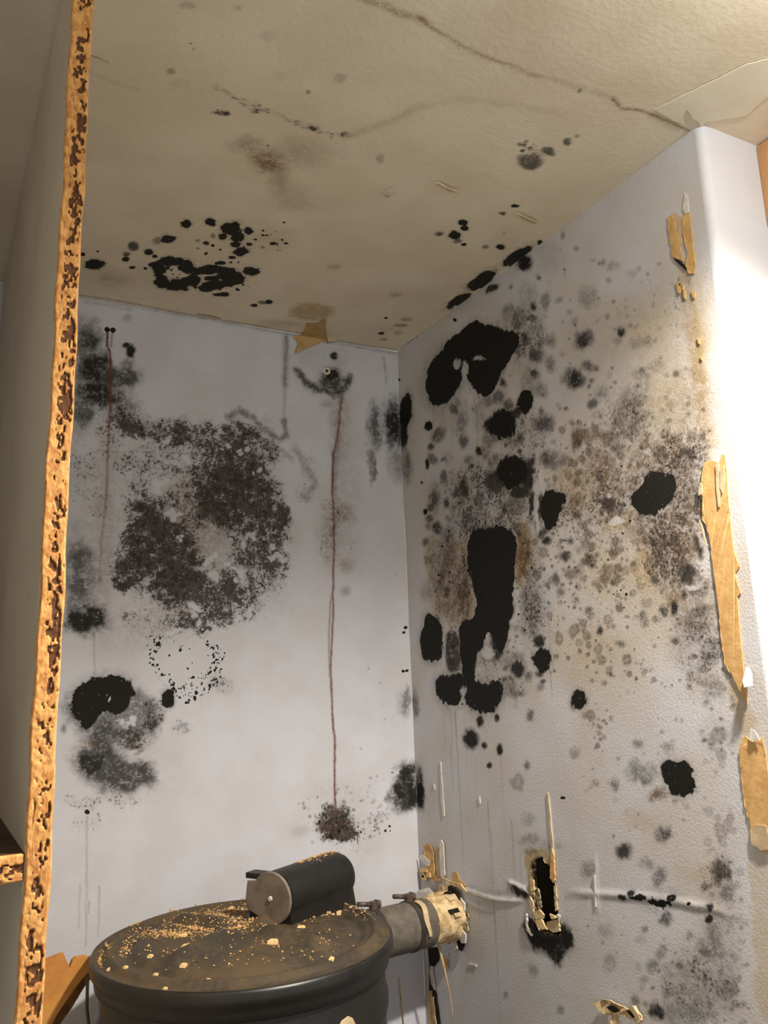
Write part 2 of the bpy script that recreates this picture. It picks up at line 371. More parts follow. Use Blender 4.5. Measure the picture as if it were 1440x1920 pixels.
# ================================================================== BACK WALL
back_mat = mold_wall('back_wall_paint', (203, 205, 213), (197, 197, 203), peel=.12, peel_scale=230)
B = Wall(1, YB, axis((-1.2, .13, .1), (.13, XR, .002)), axis((0, .9, .1), (.9, ZC, .0021)))
for x, y, rx, ry, v in [(166,641,23,26,.72),(180,601,10,8,.35),(178,686,27,22,.80),(234,703,25,20,.70),(242,686,14,15,.5),(180,733,36,22,.82),
    (152,771,20,28,.62),(246,658,9,12,.92),(237,648,7,5,.9),(218,762,26,12,.45),(147,620,18,30,.4),
    (147,1050,27,32,.66),(147,1100,28,35,.66),(170,1070,12,50,.35),(150,1160,34,24,.86),(182,1160,22,22,.8),(150,985,22,14,.2),
    (619,715,24,22,.72),(622,703,15,14,.85),(650,715,10,11,.72),(626,667,8,7,.85),(612,757,11,8,.28),(300,1030,40,60,.12),
    (700,800,12,42,.52),(733,795,15,46,.66),(748,800,6,50,.7),(695,870,6,32,.5),(747,866,14,36,.42),(735,870,8,25,.25),(762,1317,8,27,.55),(757,1315,14,22,.22),
    (741,1459,9,12,.3),(762,1462,20,34,.86),(752,1500,22,22,.7),(772,1440,12,14,.8),(735,1492,10,14,.6),(760,1508,20,14,.75),
    (278,1335,22,28,.62),(283,1352,18,22,.78),(244,1385,30,18,.4),(169,1430,34,24,.9),(417,1283,24,20,.14),(342,1366,20,14,.22),(120,1366,6,9,.5)]:
    B.E('H', x, y, rx, ry, v, .55)
for q, v in [([(430,781),(449,771),(473,781),(492,802),(525,821),(536,812),(534,790)], .55), ([(553,842),(577,880),(589,908),(572,932)], .38),
             ([(556,696),(572,717),(600,731),(624,738),(648,726),(656,708)], .72), ([(420,800),(452,790),(486,818),(520,840),(545,860)], .3)]:
    B.L('H', q, 13, v, warp=.8)
B.P('H', [(142,1402),(169,1391),(192,1374),(211,1380),(219,1408),(244,1427),(278,1427),(289,1441),(289,1469),(267,1480),(239,1488),(206,1485),(178,1474),(147,1458),(131,1438)], .72, 14)
B.P('K', [(126,1313),(136,1297),(156,1277),(183,1267),(211,1266),(239,1274),(258,1291),(250,1319),(225,1341),(211,1344),(197,1331),(181,1344),(164,1363),(147,1360),(136,1335)], .95, 8)
B.P('H', [(112,1318),(136,1292),(183,1264),(240,1270),(270,1296),(300,1330),(296,1380),(262,1400),(200,1400),(150,1380),(122,1345)], .6, 16)
B.E('K', 314, 1311, 14, 17, .95, .3); B.E('K', 163, 1522, 5, 5, 1, .25)
for x, y, rx, ry, v in [(242,790,42,28,.6),(256,809,30,15,.6),(317,814,46,30,.60),(345,809,42,22,.52),(383,823,48,28,.48),(449,818,50,28,.74),
    (430,842,60,36,.55),(487,851,42,45,.48),(256,866,42,30,.45),(326,870,50,26,.48),(402,866,60,36,.5),(265,918,36,36,.36),(440,894,62,46,.84),(487,932,42,52,.68),
    (388,913,36,26,.84),(364,955,62,46,.58),(430,950,72,40,.78),(275,984,45,55,.84),(256,1040,42,50,.84),(232,1083,26,26,.8),(298,1012,42,50,.55),
    (336,1040,40,50,.88),(345,1083,55,48,.84),(317,1106,52,30,.82),(492,993,52,52,.66),(525,979,16,42,.76),(515,1055,26,42,.6),(468,1031,42,46,.56),
    (440,1097,42,42,.62),(364,1135,60,48,.58),(364,1173,52,26,.56),(402,1125,52,46,.5),(449,1130,46,36,.52),(506,1083,32,32,.5),(256,1158,32,20,.4),
    (624,955,22,26,.35),(160,880,34,70,.32),(205,820,34,44,.3),(190,950,30,40,.25),(612,1020,20,36,.3),(655,1020,16,22,.22),(628,1545,38,30,.86),(640,1560,28,22,.8),(700,1540,20,16,.35),
    (720,1530,12,14,.3),(250,1385,34,20,.55),(290,1340,20,30,.5),(200,1500,90,14,.32),(150,1540,44,30,.2),(417,1283,24,22,.34),(342,1366,20,14,.4),(300,1180,36,20,.3),
    (470,1100,110,90,.14),(380,950,190,180,.12),(580,900,26,60,.22)]:
    B.E('F', x, y, rx, ry, v, .5, warp=1.6)
for x, y, rx, ry, v in [(430,920,70,60,.35),(360,960,60,50,.4),(330,1060,60,60,.3),(440,1000,90,90,.2),(200,950,22,120,.22),(190,1100,18,90,.2),(636,780,16,110,.30),(655,860,22,90,.14),
    (646,965,18,16,.45),(650,1060,14,12,.35),(650,1108,9,9,.35),(640,1000,40,80,.12),(620,1010,20,50,.25),(300,1170,60,40,.16),(230,1200,60,40,.14),(640,1490,60,30,.12),(690,1570,30,40,.12),
    (560,1560,16,10,.2),(624,1650,70,40,.06),(280,1440,60,60,.08)]:
    B.E('B', x, y, rx, ry, v, .8)
for x, y, rx, ry, v in [(440,894,52,36,.55),(275,984,36,46,.55),(336,1060,40,56,.66),(256,1050,30,42,.6),(232,1085,18,18,.6),(449,818,32,18,.5),(487,935,30,40,.35),(388,913,26,18,.5),(317,1108,40,20,.55),(525,979,12,36,.4),(430,960,60,26,.4),
    (178,690,32,32,.8),(182,738,42,30,.8),(166,641,26,36,.66),(200,708,40,26,.72),(152,771,26,36,.66),(232,768,32,24,.5),(238,705,26,26,.7),(210,742,34,20,.75),(270,800,30,20,.35),(150,1075,30,60,.6),(160,1160,44,27,.85),(155,1130,30,14,.5),
    (200,1372,42,32,.72),(215,1350,40,20,.6),(235,1395,40,16,.45),(628,1545,32,26,.78),(645,1560,22,16,.7),(702,800,13,44,.66),(735,795,16,48,.82),(755,1475,16,36,.9),(772,1490,12,30,.92),(742,1500,14,18,.7),(700,872,7,34,.6),
    (480,800,40,20,.2),(380,880,150,110,.10),(380,1050,170,120,.14)]:
    B.E('H', x, y, rx, ry, v, .6, warp=1.6)
B.E('O', 174, 1391, 11, 10, .7, .6)
for x, y, rx, ry in [(397,1064,13,22),(445,1073,14,11),(515,1036,18,13),(331,861,17,12),(463,842,11,9),(322,960,15,12),(203,1310,4,8),(244,1352,18,13),(240,1362,12,5),(310,830,12,10),(340,1010,9,7),
    (470,1010,10,12),(370,1150,18,10),(300,910,20,12),(400,1180,30,8),(343,1190,50,10),(428,842,8,6),(480,880,10,8),(640,690,1,1),(738,1449,9,8)]:
    for k in range(6): B.E('L', x+RNG.gauss(0, rx*.6), y+RNG.gauss(0, ry*.6), rx*RNG.uniform(.25, .6), ry*RNG.uniform(.25, .6), .85, .6, RNG.uniform(-40, 40), warp=2.2)
B.dots('K', 270, [(275,1190),(320,1195),(395,1200),(425,1225),(420,1260),(395,1300),(350,1320),(300,1280),(278,1240)], (1.1, 2.8), (.7, 1), 8,
       dens=lambda x, y: 1 if ((x-345)/52)**2+((y-1232)/38)**2 > 1 else .06)
B.dots('K', 60, [(590,1530),(660,1520),(690,1560),(660,1580),(600,1570)], (1, 3), (.6, 1), 9)
B.dots('R', 70, [(545,1490),(640,1470),(720,1450),(730,1560),(680,1580),(570,1580)], (1, 4), (.3, .8), 11)
B.dots('K', 26, [(690,1515),(735,1510),(735,1560),(695,1560)], (1, 3), (.5, .9), 12)
B.dots('H', 20, [(640,1590),(780,1560),(780,1000),(700,1000)], (1.5, 4), (.2, .6), 13)
for x, y in [(760,1176),(757,1186),(756,1258),(763,1257),(737,1447)]: B.E('K', x, y, 3.5, 3, .9, .3)
for x in (622, 632, 642, 660, 668): B.L('K', [(x,1570),(x+1,1600)], 3.5, .7, (1, .4), .6)
# rust runs
B.L('R', [(201,617),(201,650),(207,662),(207,760),(202,850),(200,930),(190,1010),(187,1110)], 4.5, 1.0, (1.2, .15), .15)
B.L('R', [(211,618),(208,650)], 3.5, .7, warp=.1); B.E('K', 201, 617, 5, 5, 1, .3); B.E('K', 211, 618, 5, 5, 1, .3)
B.L('R', [(207,662),(207,770)], 4.5, .95, warp=.1)
B.L('R', [(536,632),(540,650),(535,670),(535,720),(533,790)], 4, .5, (1.0, .1), .2); B.L('B', [(536,632),(535,720)], 12, .4)
B.L('R', [(640,740),(636,800),(626,850),(623,910),(626,1000),(624,1150),(620,1250),(622,1330),(628,1400),(628,1512)], 3.8, 1.0, (.75, 1.1), .2)
B.L('R', [(625,850),(623,925)], 4.5, 1, warp=.1)
B.L('R', [(626,1100),(619,1130),(616,1200),(620,1300)], 3.5, .6, warp=.2)
B.L('B', [(640,740),(630,850),(624,1000)], 10, .35)
for x, y0, y1, v in [(163,1530,1775,.45),(178,1190,1270,.4),(178,1270,1100,.3),(150,1660,1740,.35),(168,1690,1712,.5),(187,1660,1755,.45),(650,1640,1690,.3),(560,1640,1660,.3),(598,1640,1666,.5)]:
    B.L('R', [(x,y0),(x-2,y1)], 3, v, (.9, .7), .2)
B.L('H', [(150,556),(300,583),(460,611),(745,664)], 6, .3); B.L('H', [(160,566),(200,572),(245,580)], 6, .25); B.E('H', 238, 596, 8, 8, .3, .6)
B.E('H', 600, 670, 60, 26, .12, .8); B.L('H', [(535,640),(532,800)], 7, .18); B.L('H', [(720,670),(725,715)], 5, .3)
wb = B.mesh('wall_back', back_mat); tag(wb, 'bluish white back wall with black mould and rust runs', 'wall', kind='structure')

# ================================================================== RIGHT WALL
right_mat = mold_wall('right_wall_paint', (202, 203, 208), (198, 194, 190), peel=.13, peel_scale=290, hazec=(45, 44, 44))
R = Wall(0, XR, axis((YO+.012, YB, .0021)), axis((0, .9, .1), (.9, ZC, .0022)))
HOLE = [(995,1616),(1008,1607),(1018,1607),(1022,1618),(1033,1624),(1035,1634),(1032,1643),(1040,1655),(1045,1690),(1046,1712),(1052,1730),(1050,1752),(1030,1752),(1008,1745),(1000,1725),(998,1690),(995,1650)]
def PK(pts, v=1.0, soft=5): R.P('K', pts, v, soft)
PK([(832,650),(857,626),(881,606),(905,602),(938,612),(973,624),(976,642),(958,672),(940,705),(925,735),(908,748),(893,738),(880,715),(872,685),(850,700),(826,700)], 1, 4)
R.E('K', 831, 708, 33, 55, 1, .12, 14)
PK([(1243,1440),(1256,1424),(1275,1422),(1291,1440),(1301,1464),(1301,1485),(1290,1492),(1278,1501),(1265,1490),(1258,1474),(1245,1460)], 1, 4)
PK([(1012,918),(1041,920),(1065,932),(1056,944),(1046,978),(1032,995),(1020,990),(1015,959)], 1, 3)
PK([(1226,879),(1255,886),(1265,915),(1250,954),(1216,971),(1187,954),(1183,930),(1202,901)])
PK([(881,992),(934,988),(966,997),(968,1051),(961,1104),(959,1153),(954,1192),(939,1231),(930,1211),(915,1177),(905,1211),(886,1240),(871,1270),(864,1240),(859,1172),(886,1163),(896,1133),(886,1094),(874,1060),(876,1017)], 1, 3)
PK([(801,1150),(815,1150),(830,1177),(830,1235),(808,1246),(791,1231),(786,1197),(793,1172)], 1, 4)
PK([(868,1262),(890,1275),(915,1280),(940,1274),(946,1300),(935,1325),(910,1340),(885,1334),(870,1310)], 1, 6)
PK([(816,1272),(845,1262),(874,1268),(872,1300),(862,1322),(840,1326),(820,1308)], .9, 6)
PK([(860,1172),(905,1160),(906,1212),(890,1248),(892,1278),(866,1278)], 1, 4); R.P('H', [(832,1180),(862,1186),(864,1262),(836,1262)], .78, 6); R.E('B', 982, 1045, 14, 45, .6, .7); R.P('H', [(940,1110),(962,1100),(962,1160),(950,1200),(936,1190)], .85, 8)
PK([(862,1180),(888,1165),(890,1250),(876,1272),(864,1265)], 1, 4)
for x, y, rx, ry, v, a in [(942,796,25,28,.9,0),(925,799,18,20,.85,0),(985,755,14,22,.95,20),(964,779,20,10,.8,-30),(959,886,28,30,.9,0),(930,903,22,24,.8,0),(988,896,13,30,.88,0),
    (973,925,20,14,.85,0),(1017,1235,17,24,.95,0),(1010,1201,10,12,.8,0),(971,1255,14,18,.8,0),(1085,1311,16,17,.9,0),(883,1386,14,18,.85,0),
    (900,1352,6,11,.8,0),(932,1345,4,9,.8,0),(908,1398,5,7,.7,0),(937,1405,6,9,.8,0),(917,1435,5,5,.75,0),(803,799,7,9,.9,0),(801,871,4,10,.85,0),(798,959,4,6,.9,0),(791,905,2.5,2.5,.8,0),
    (983,493,14,15,.85,-40),(922,540,14,7,.7,-35),(898,847,7,10,.75,0),(871,915,9,20,.72,0),(1143,944,14,16,.85,0),(1166,681+1000,8,6,.8,0),(1184,1673,7,7,.85,0),(1197,1684,16,6,.9,8),
    (1236,1692,21,6,.92,8),(1258,1684,8,7,.9,0),(1292,1694,4,4,.9,0),(1332,1702,7,10,.75,-20),(1329,1723,8,8,.85,0),(761,771,12,30,.9,5),(756,812,8,36,.8,0),
    (788,1490,8,26,.85,0),(786,1460,7,24,.6,0),(930,1215,10,22,.85,0),(852,1221,14,30,.55,0),(1012,950,6,26,.8,0),(995,950,6,28,.75,0),(1025,1015,9,8,.7,0)]:
    R.E('K' if v >= .9 else 'H', x, y, rx*1.04, ry*1.04, v if v >= .9 else min(.97, v+.12), .35 if v >= .9 else .5, a)
R.E('K', 748, 712, 3, 3, 1, .3); R.E('K', 853, 600, 4, 4, .9, .3); R.E('K', 1055, 1497, 5, 3, .9, .3); R.E('K', 1375, 723, 1, 1, 0)
for x, y, rx, ry, v in [(1095,636,18,18,.74),(1075,711,21,16,.80),(1102,687,13,10,.6),(1165,621,8,10,.8),(1102,556,17,22,.36),(1022,565,9,16,.5),(1005,665,15,15,.72),(978,662,13,13,.42),
    (1017,794,20,19,.66),(1112,757,10,10,.62),(1032,862,21,18,.55),(993,711,19,38,.40),(973,599,16,22,.6),(954,585,13,16,.5),(990,560,18,30,.3),(1000,610,20,30,.3),(932,745,15,14,.62),(866,789,12,26,.5),
    (869,828,10,16,.62),(878,862,9,9,.5),(832,896,8,15,.62),(815,935,12,36,.46),(1173,789,27,42,.52),(1187,750,32,26,.44),(1158,838,14,12,.55),(1163,954,16,14,.55),(1158,640,9,9,.3),
    (1289,1075,22,20,.78),(1285,1085,10,10,.88),(1309,1109,22,13,.5),(1263,1138,8,13,.8),(1061,1041,13,11,.72),(1044,1085,9,14,.62),(1073,1075,13,12,.5),(1124,1180,7,9,.75),(1209,1165,9,11,.5),
    (1265,1201,8,7,.62),(1333,1226,24,24,.5),(1304,1163,27,27,.40),(1343,1289,22,24,.38),(1080,1128,7,7,.45),(1107,1155,7,7,.5),(993,1342,7,11,.6),(1078,1413,9,11,.42),(1197,1396,10,11,.5),
    (988,1435,7,8,.6),(1153,1471,9,11,.5),(1202,1449,30,15,.5),(1190,1438,16,14,.45),(1212,1458,14,12,.5),(1242,1565,14,18,.7),(1169,1597,14,15,.74),(1329,1523,9,11,.35),(1355,1633,20,22,.72),
    (1365,1671,15,15,.5),(1323,1665,9,9,.65),(1236,1645,13,19,.55),(1213,1620,16,11,.4),(1247,1723,11,13,.66),(1207,1742,7,7,.45),(1339,1758,17,32,.45),(1326,1784,19,15,.52),(1352,1788,13,12,.45),
    (1223,1810,13,15,.5),(1239,1791,11,11,.45),(1255,1823,20,18,.25),(1229,1897,15,20,.78),(1300,1855,60,46,.32),(1281,1900,60,30,.42),(1350,1830,36,60,.28),(1142,1804,13,17,.3),(1135,1745,14,15,.28),
    (991,1535,13,12,.35),(1102,1629,13,15,.45),(992,1574,22,12,.35),(1030,1585,24,10,.3),(999,1817,10,12,.38),(1050,1893,6,9,.45),(949,1865,5,7,.4),(1240,1686,40,24,.25),
    (778,1320,7,24,.55),(763,875,10,30,.55),(805,1070,4,14,.2),(800,1110,12,20,.3),(1180,930,60,40,.2),(840,1020,14,50,.55),(836,1060,10,28,.55),(838,1110,7,12,.7),(1000,1180,14,14,.5),
    (965,1240,22,22,.5),(950,1290,20,26,.5),(970,1300,16,8,.55),(1120,780,12,10,.3),(1080,800,14,10,.3),(900,780,12,30,.3),(905,1000,30,20,.7),(960,950,30,20,.6),(900,960,30,30,.35),(860,960,24,40,.35),
    (1055,860,14,10,.35),(1250,800,14,12,.25),(1290,700,20,14,.18),(1230,690,14,12,.3),(1216,640,16,10,.35),(1190,645,12,12,.3),(1205,720,12,9,.25),(1150,500,12,8,.3),(1184,512,10,8,.22),(1055,440,6,9,.4),
    (1030,480,24,30,.16),(1010,520,5,5,.6),(1058,505,3,3,.6),(1150,566,4,4,.5),(1260,560,50,60,.05)]:
    R.E('H', x, y, rx, ry, v, .55)
R.dots('H', 110, [(800,760),(880,750),(1000,560),(1040,640),(1020,1000),(800,1010)], (3, 12), (.3, .8), 41, .6, ar=1.3)
R.dots('H', 50, [(790,1000),(880,1000),(880,1170),(820,1160)], (2, 7), (.3, .7), 42, .6, ar=1.5); R.dots('H', 60, [(960,1000),(1040,1010),(1030,1290),(940,1290)], (3, 9), (.3, .7), 43, .6)
R.dots('H', 50, [(1300,1120),(1370,1150),(1380,1420),(1310,1400)], (3, 9), (.25, .6), 44, .6); R.dots('H', 70, [(1190,1760),(1400,1740),(1410,1920),(1180,1920)], (3, 11), (.2, .55), 45, .7)
R.dots('H', 40, [(940,540),(1060,460),(1300,520),(1300,640),(1010,600)], (2, 8), (.15, .5), 46, .7); R.dots('H', 60, [(1100,680),(1300,700),(1300,860),(1100,860)], (3, 12), (.2, .6), 47, .7)
for x, y, rx, ry, v in [(900,930,90,80,.22),(960,640,40,60,.3),(1200,800,70,60,.22),(1250,950,60,70,.25),(1000,1150,30,90,.3),(960,1000,50,40,.4),(880,970,60,40,.35)]: R.E('H', x, y, rx, ry, v, .8, warp=1.6)
# fuzzy black growth below and beside the hole
R.P('H', [(984,1715),(980,1747),(1001,1778),(1025,1789),(1050,1817),(1060,1785),(1074,1782),(1080,1751),(1055,1728),(1020,1745)], .95, 8)
R.P('K', [(1046,1742),(1076,1748),(1072,1780),(1058,1780)], .75, 8); R.P('H', [(950,1655),(990,1668),(990,1690),(975,1684)], .9, 6)
# brown blotches, olive and ochre washes
for x, y, rx, ry, v in [(1250,1021,44,44,.72),(1262,1050,34,36,.6),(1265,857,48,46,.55),(1260,850,26,26,.35),(1284,950,34,46,.6),(1075,949,16,20,.65),(1129,886,26,34,.36),(1140,860,14,14,.4),(1128,895,12,26,.45),
    (1150,910,110,90,.20),(1210,890,60,40,.3),(993,1133,18,46,.55),(934,1192,18,30,.7),(915,1235,26,22,.35),(1250,1403,12,10,.45),(1241,1488,18,12,.6),(1228,1495,12,9,.6),(1117,1469,7,7,.45),(1100,1340,12,9,.5),
    (1300,1150,40,50,.35),(1290,1220,40,40,.22),(1260,1110,22,22,.45),(1300,760,40,60,.22),(1180,700,120,120,.07),(1180,1060,150,120,.10),(1340,1370,24,40,.2),(1115,820,12,10,.55),(1083,822,14,14,.5),(1350,1690,34,70,.16),
    (1087,620,30,30,.1),(1330,1790,50,70,.16),(850,1090,36,60,.3),(872,1130,12,50,.6),(870,1100,14,36,.4),(1000,1040,16,30,.3),(1130,1240,70,50,.08),(1200,1000,36,20,.4),(1090,880,40,34,.22),(1330,1880,50,30,.14)]:
    R.E('B', x, y, rx, ry, v, .7)
R.P('O', [(793,1005),(884,1000),(872,1060),(888,1100),(894,1135),(884,1165),(860,1165),(846,1180),(818,1150),(800,1090)], .55, 9); R.P('H', [(795,1000),(880,1000),(876,1060),(890,1110),(880,1160),(850,1175),(820,1150),(803,1090)], .30, 12)
R.P('O', [(966,985),(990,980),(1000,1040),(985,1080),(965,1110)], .9, 8); R.E('B', 978, 1060, 14, 30, .5, .7)
for x, y, rx, ry, v in [(1180,690,90,90,.2),(1120,900,120,120,.18),(1180,1120,130,120,.16),(1250,600,50,100,.2),(1250,760,50,60,.26),(1190,850,40,30,.14),(1158,978,26,14,.45),(1140,1060,40,60,.14),(1210,1060,20,40,.4),(1100,1240,60,60,.2),(1170,1100,40,40,.12),(1100,920,40,34,.2),
    (1240,1140,60,40,.12),(1120,1340,40,60,.10),(1310,640,14,110,.35),(1170,600,40,40,.1),(1200,1540,30,18,.25),(1310,1640,40,22,.2),(975,700,30,40,.14),(1060,900,20,20,.3)]:
    R.E('O', x, y, rx, ry, min(.8, v*1.6), .9)
# bleached stripe of bare plaster along the corner bead
R.P('O', [(1262,480),(1300,505),(1312,620),(1330,760),(1345,850),(1318,872),(1302,740),(1285,600)], .42, 7)
R.P('O', [(1368,1270),(1400,1310),(1418,1372),(1392,1385),(1376,1330)], .55, 5); R.P('O', [(1406,1590),(1440,1590),(1470,1920),(1420,1920),(1410,1700)], .45, 7)
R.P('B', [(1262,480),(1298,505),(1335,850),(1318,872)], .16, 7)
R.P('O', [(983,1590),(1036,1591),(1041,1640),(1046,1700),(1040,1720),(1004,1720),(994,1700),(986,1640)], .85, 2.5); R.E('H', 995, 1596, 14, 8, .4, .7)
# small brown colonies
big = [(1000,880),(1060,790),(1200,770),(1330,820),(1330,1010),(1320,1180),(1270,1290),(1180,1300),(1060,1270),(1000,1090)]
dn = lambda x, y: .9 if y < 1110 else .42
R.dots('S', 230, big, (2.2, 9), (.5, .98), 21, .35, .35, dn, 1.15); R.dots('S', 480, big, (1.4, 4), (.5, 1), 22, .4, 0, dn)
R.dots('S', 240, [(1190,800),(1335,800),(1330,1110),(1230,1110),(1170,980)], (1.5, 5), (.5, .95), 23, .35, .2)
R.dots('S', 60, [(1060,1280),(1360,1280),(1370,1560),(1100,1520)], (1.5, 6), (.2, .7), 24, .5, .3); R.dots('S', 60, [(1290,1080),(1345,1090),(1370,1300),(1290,1300)], (2, 8), (.35, .75), 25, .4, .4)
R.dots('S', 50, [(1310,1560),(1385,1540),(1400,1920),(1300,1920)], (3, 9), (.25, .65), 26, .4, .5); R.dots('S', 40, [(1100,480),(1290,480),(1300,780),(1060,700)], (1.5, 6), (.2, .55), 27, .5)
R.dots('H', 100, [(1000,760),(1330,760),(1310,1250),(1010,1280)], (3, 10), (.3, .75), 28, .6); R.dots('H', 40, [(1050,520),(1300,560),(1300,780),(1040,760)], (2, 6), (.2, .6), 29, .6)
R.dots('K', 170, [(800,1000),(1330,800),(1330,1000),(1040,1260),(850,1340)], (1, 3), (.6, .95), 30); R.dots('H', 60, [(1090,1290),(1400,1300),(1420,1900),(1090,1900)], (1.5, 5), (.2, .6), 31, .6)
R.dots('S', 20, [(1105,1345),(1140,1345),(1130,1410),(1115,1410)], (1.5, 5), (.5, .9), 33)
for x, y, r_ in [(970,1468,14),(1345,1376,15),(1352,1415,10),(1349,1558,14),(1363,1545,11),(1362,1846,10),(1378,1852,9),(1376,1881,7),(1333,1389,8),(1369,1533,8),(1110,1342,9)]:
    R.E('S', x, y, r_*.9, r_*1.2, .62, .3, 0, ring=.35)
for x, y, r_ in [(1083,822,13),(1093,816,11),(1115,803,8),(1138,822,12),(1070,867,7),(1092,860,6),(1083,904,8),(1085,886,7),(1160,1065,8),(1135,1065,8),(1133,1085,10),(1158,1085,8),(1135,1072,6),(1107,1048,12),(1153,1015,8),(1147,1035,6),
    (1110,1026,7),(1120,1040,5),(1096,985,6),(1100,1000,6),(1200,873,6),(1265,1010,7),(1278,1034,9),(1302,1027,6),(1265,1050,6),(1128,960,5),(1300,955,5),(1290,965,5),(1295,985,6),(1124,1102,6),(1162,1140,8)]:
    R.E('S', x, y, r_, r_*1.15, .8, .3, 0)
for x, y, rx, ry, v in [(1255,945,70,80,.34),(1265,860,60,50,.35),(1240,1040,50,60,.4),(1150,930,50,40,.35),(1110,980,40,50,.28),(1170,790,50,60,.25),(900,920,80,60,.35),(850,1080,50,90,.25),(860,1215,20,50,.5),(915,1235,28,24,.3),(1000,1140,26,60,.3),
    (960,640,36,40,.35),(1000,620,30,60,.25),(985,820,50,60,.28),(1310,1210,50,100,.26),(1300,1840,70,70,.24),(1350,1640,30,40,.3),(1040,960,40,60,.3),(930,1280,70,50,.2),(1130,1180,90,80,.08),(950,980,40,26,.4),(880,980,40,40,.35),(1200,620,90,90,.06)]:
    R.E('F', x, y, rx, ry, min(.8, v*1.3), .6, warp=1.6)
for x, y, rx, ry in [(857,682,8,9),(872,690,8,14),(896,672,12,5),(868,1297,7,10),(1158,977,16,8),(1300,1100,14,7),(1015,895,4,40),(1008,960,3,40),(915,1225,14,12),(800,640,1,1),(1143,930,5,6)]:
    R.E('L', x, y, rx, ry, .72, .5)
# drips
rr = random.Random(4)
for k in range(26):
    x = 806+k*4.6; y0 = 750+rr.uniform(-6, 12); R.L('H', [(x,y0),(x+4,y0+rr.uniform(50, 120))], rr.uniform(2.5, 5), rr.uniform(.2, .55), (1, .1), .1)
for x, y0, y1, v in [(845,1330,1400,.4),(853,1328,1480,.55),(845,1400,1483,.45),(857,1400,1645,.42),(870,1340,1480,.2),(914,1500,1665,.45),(926,1690,1920,.5),(959,1540,1720,.4),(939,1420,1560,.25),(890,1420,1560,.2),
    (866,1560,1680,.25),(905,1330,1370,.5),(1032,1258,1310,.7),(1028,1150,1260,.5),(921,1560,1660,.3),(896,1660,1800,.2),(945,1650,1760,.25),(985,1420,1480,.2),(1108,1660,1720,.35),(832,1340,1420,.2),(975,1600,1760,.25)]:
    R.L('H', [(x,y0),(x+(y1-y0)*.055,y1)], 3.4, v*.75, (1, .4), .12)
R.L('H', [(855,1655),(905,1672),(960,1680)], 9, .22); R.L('H', [(1135,1683),(1213,1690),(1326,1708),(1400,1732)], 9, .35); R.L('B', [(1060,1683),(1100,1684)], 8, .3)
R.L('H', [(1290,248),(1190,322),(1023,450),(812,612)], 5, .12)
R.L('H', [(745,664),(757,1000),(781,1567),(797,1900)], 4, .2, warp=.05)
# relief: swollen paper folds
def ridge(w_, pts, wd, h):
    Q = [w_.uv(x, y) for x, y in pts]; A = np.array(Q); sl = w_.sl(A[:,0].min()-wd, A[:,0].max()+wd, A[:,1].min()-wd, A[:,1].max()+wd)
    D, _, q = w_.sdist(Q, sl, .15, False); w_.disp[sl] += h*np.exp(-(D/wd*2)**2)*np.clip(np.minimum(q, 1-q)*6, 0, 1)
R.disp = .0008*vnoise(R.U, R.V, 14, 91)
ridge(R, [(840,1650),(880,1672),(930,1688),(990,1690)], .008, .0028); ridge(R, [(950,1652),(985,1668),(1000,1680)], .008, .003); ridge(R, [(1060,1672),(1150,1678),(1230,1684),(1330,1702),(1380,1722)], .011, .0016)
ridge(R, [(1116,1600),(1122,1720)], .008, .001); ridge(R, [(1028,1490),(1034,1560),(1040,1600)], .004, .002)
R.disp[:, R.vs < .9] = 0; R.disp *= np.clip((R.U-YO-.012)/.03, 0, 1)
wr = R.mesh('wall_right', right_mat, HOLE); tag(wr, 'bluish white textured right wall covered in black and brown mould', 'wall', kind='structure')

# ------------------------------------------------------------------ other materials
def simple(name, c1, c2, scale=40, rough=.7, bump=0, bs=120, spec=.25, lo=.35, hi=.65, vec=None):
    t = NT(name); v = t.scl(vec) if vec else None
    t.col(t.mix(t.step(t.noise(scale, 4, .6, v), lo, hi), rgb(*c1), rgb(*c2))); t.rough(rough)
    t.b.inputs['Specular IOR Level'].default_value = spec
    if bump: t.bump(t.noise(bs, 4, .6, v), bump, .002)
    return t.m
M = {}
t = NT('outer_wall_paint'); t.col(t.mix(t.step(t.noise(6, 3), .3, .7), rgb(202, 203, 209), rgb(197, 196, 200))); t.bump(t.step(t.noise(290, 3), .35, .7), .12, .0016); M['outer'] = t.m
M['floor'] = simple('grey_concrete_floor', (128, 118, 104), (104, 96, 86), 8, .8, .2)
M['laminate'] = simple('off_white_laminate', (206, 196, 176), (196, 184, 164), 5, .55, .05, 60)
M['dirty_laminate'] = simple('stained_shelf_laminate', (96, 72, 50), (60, 44, 32), 14, .7)
M['paper'] = simple('tan_drywall_paper', (214, 174, 116), (198, 156, 100), 60, .85, .25, 180)
M['paper_pale'] = simple('pale_drywall_paper', (206, 186, 152), (186, 164, 128), 60, .85, .2, 180)
M['ceiling_paper'] = simple('tan_ceiling_paper', (196, 164, 112), (182, 148, 98), 50, .85, .1, 160)
M['chip_white'] = simple('white_paint_chip', (226, 222, 214), (206, 200, 190), 80, .7)
M['plaster'] = simple('torn_plaster', (222, 200, 156), (176, 148, 106), 70, .9, .8, 150)
M['rot'] = simple('dark_rotten_wood', (46, 36, 28), (22, 20, 18), 60, .9, .5)
M['cavity'] = simple('dark_wall_cavity', (78, 72, 62), (58, 54, 46), 20, .95)
M['gypsum'] = simple('broken_gypsum_edge', (206, 190, 150), (70, 56, 40), 130, .9, .8, 140)
M['metal_dark'] = simple('dark_painted_steel', (66, 60, 52), (48, 45, 40), 30, .42, .1, 60, .5)
t = NT('dusty_lid_paint'); d_ = t.step(t.math('ADD', t.noise(14, 5, .6), t.math('MULTIPLY', t.noise(160, 3), .35)), .5, .85)
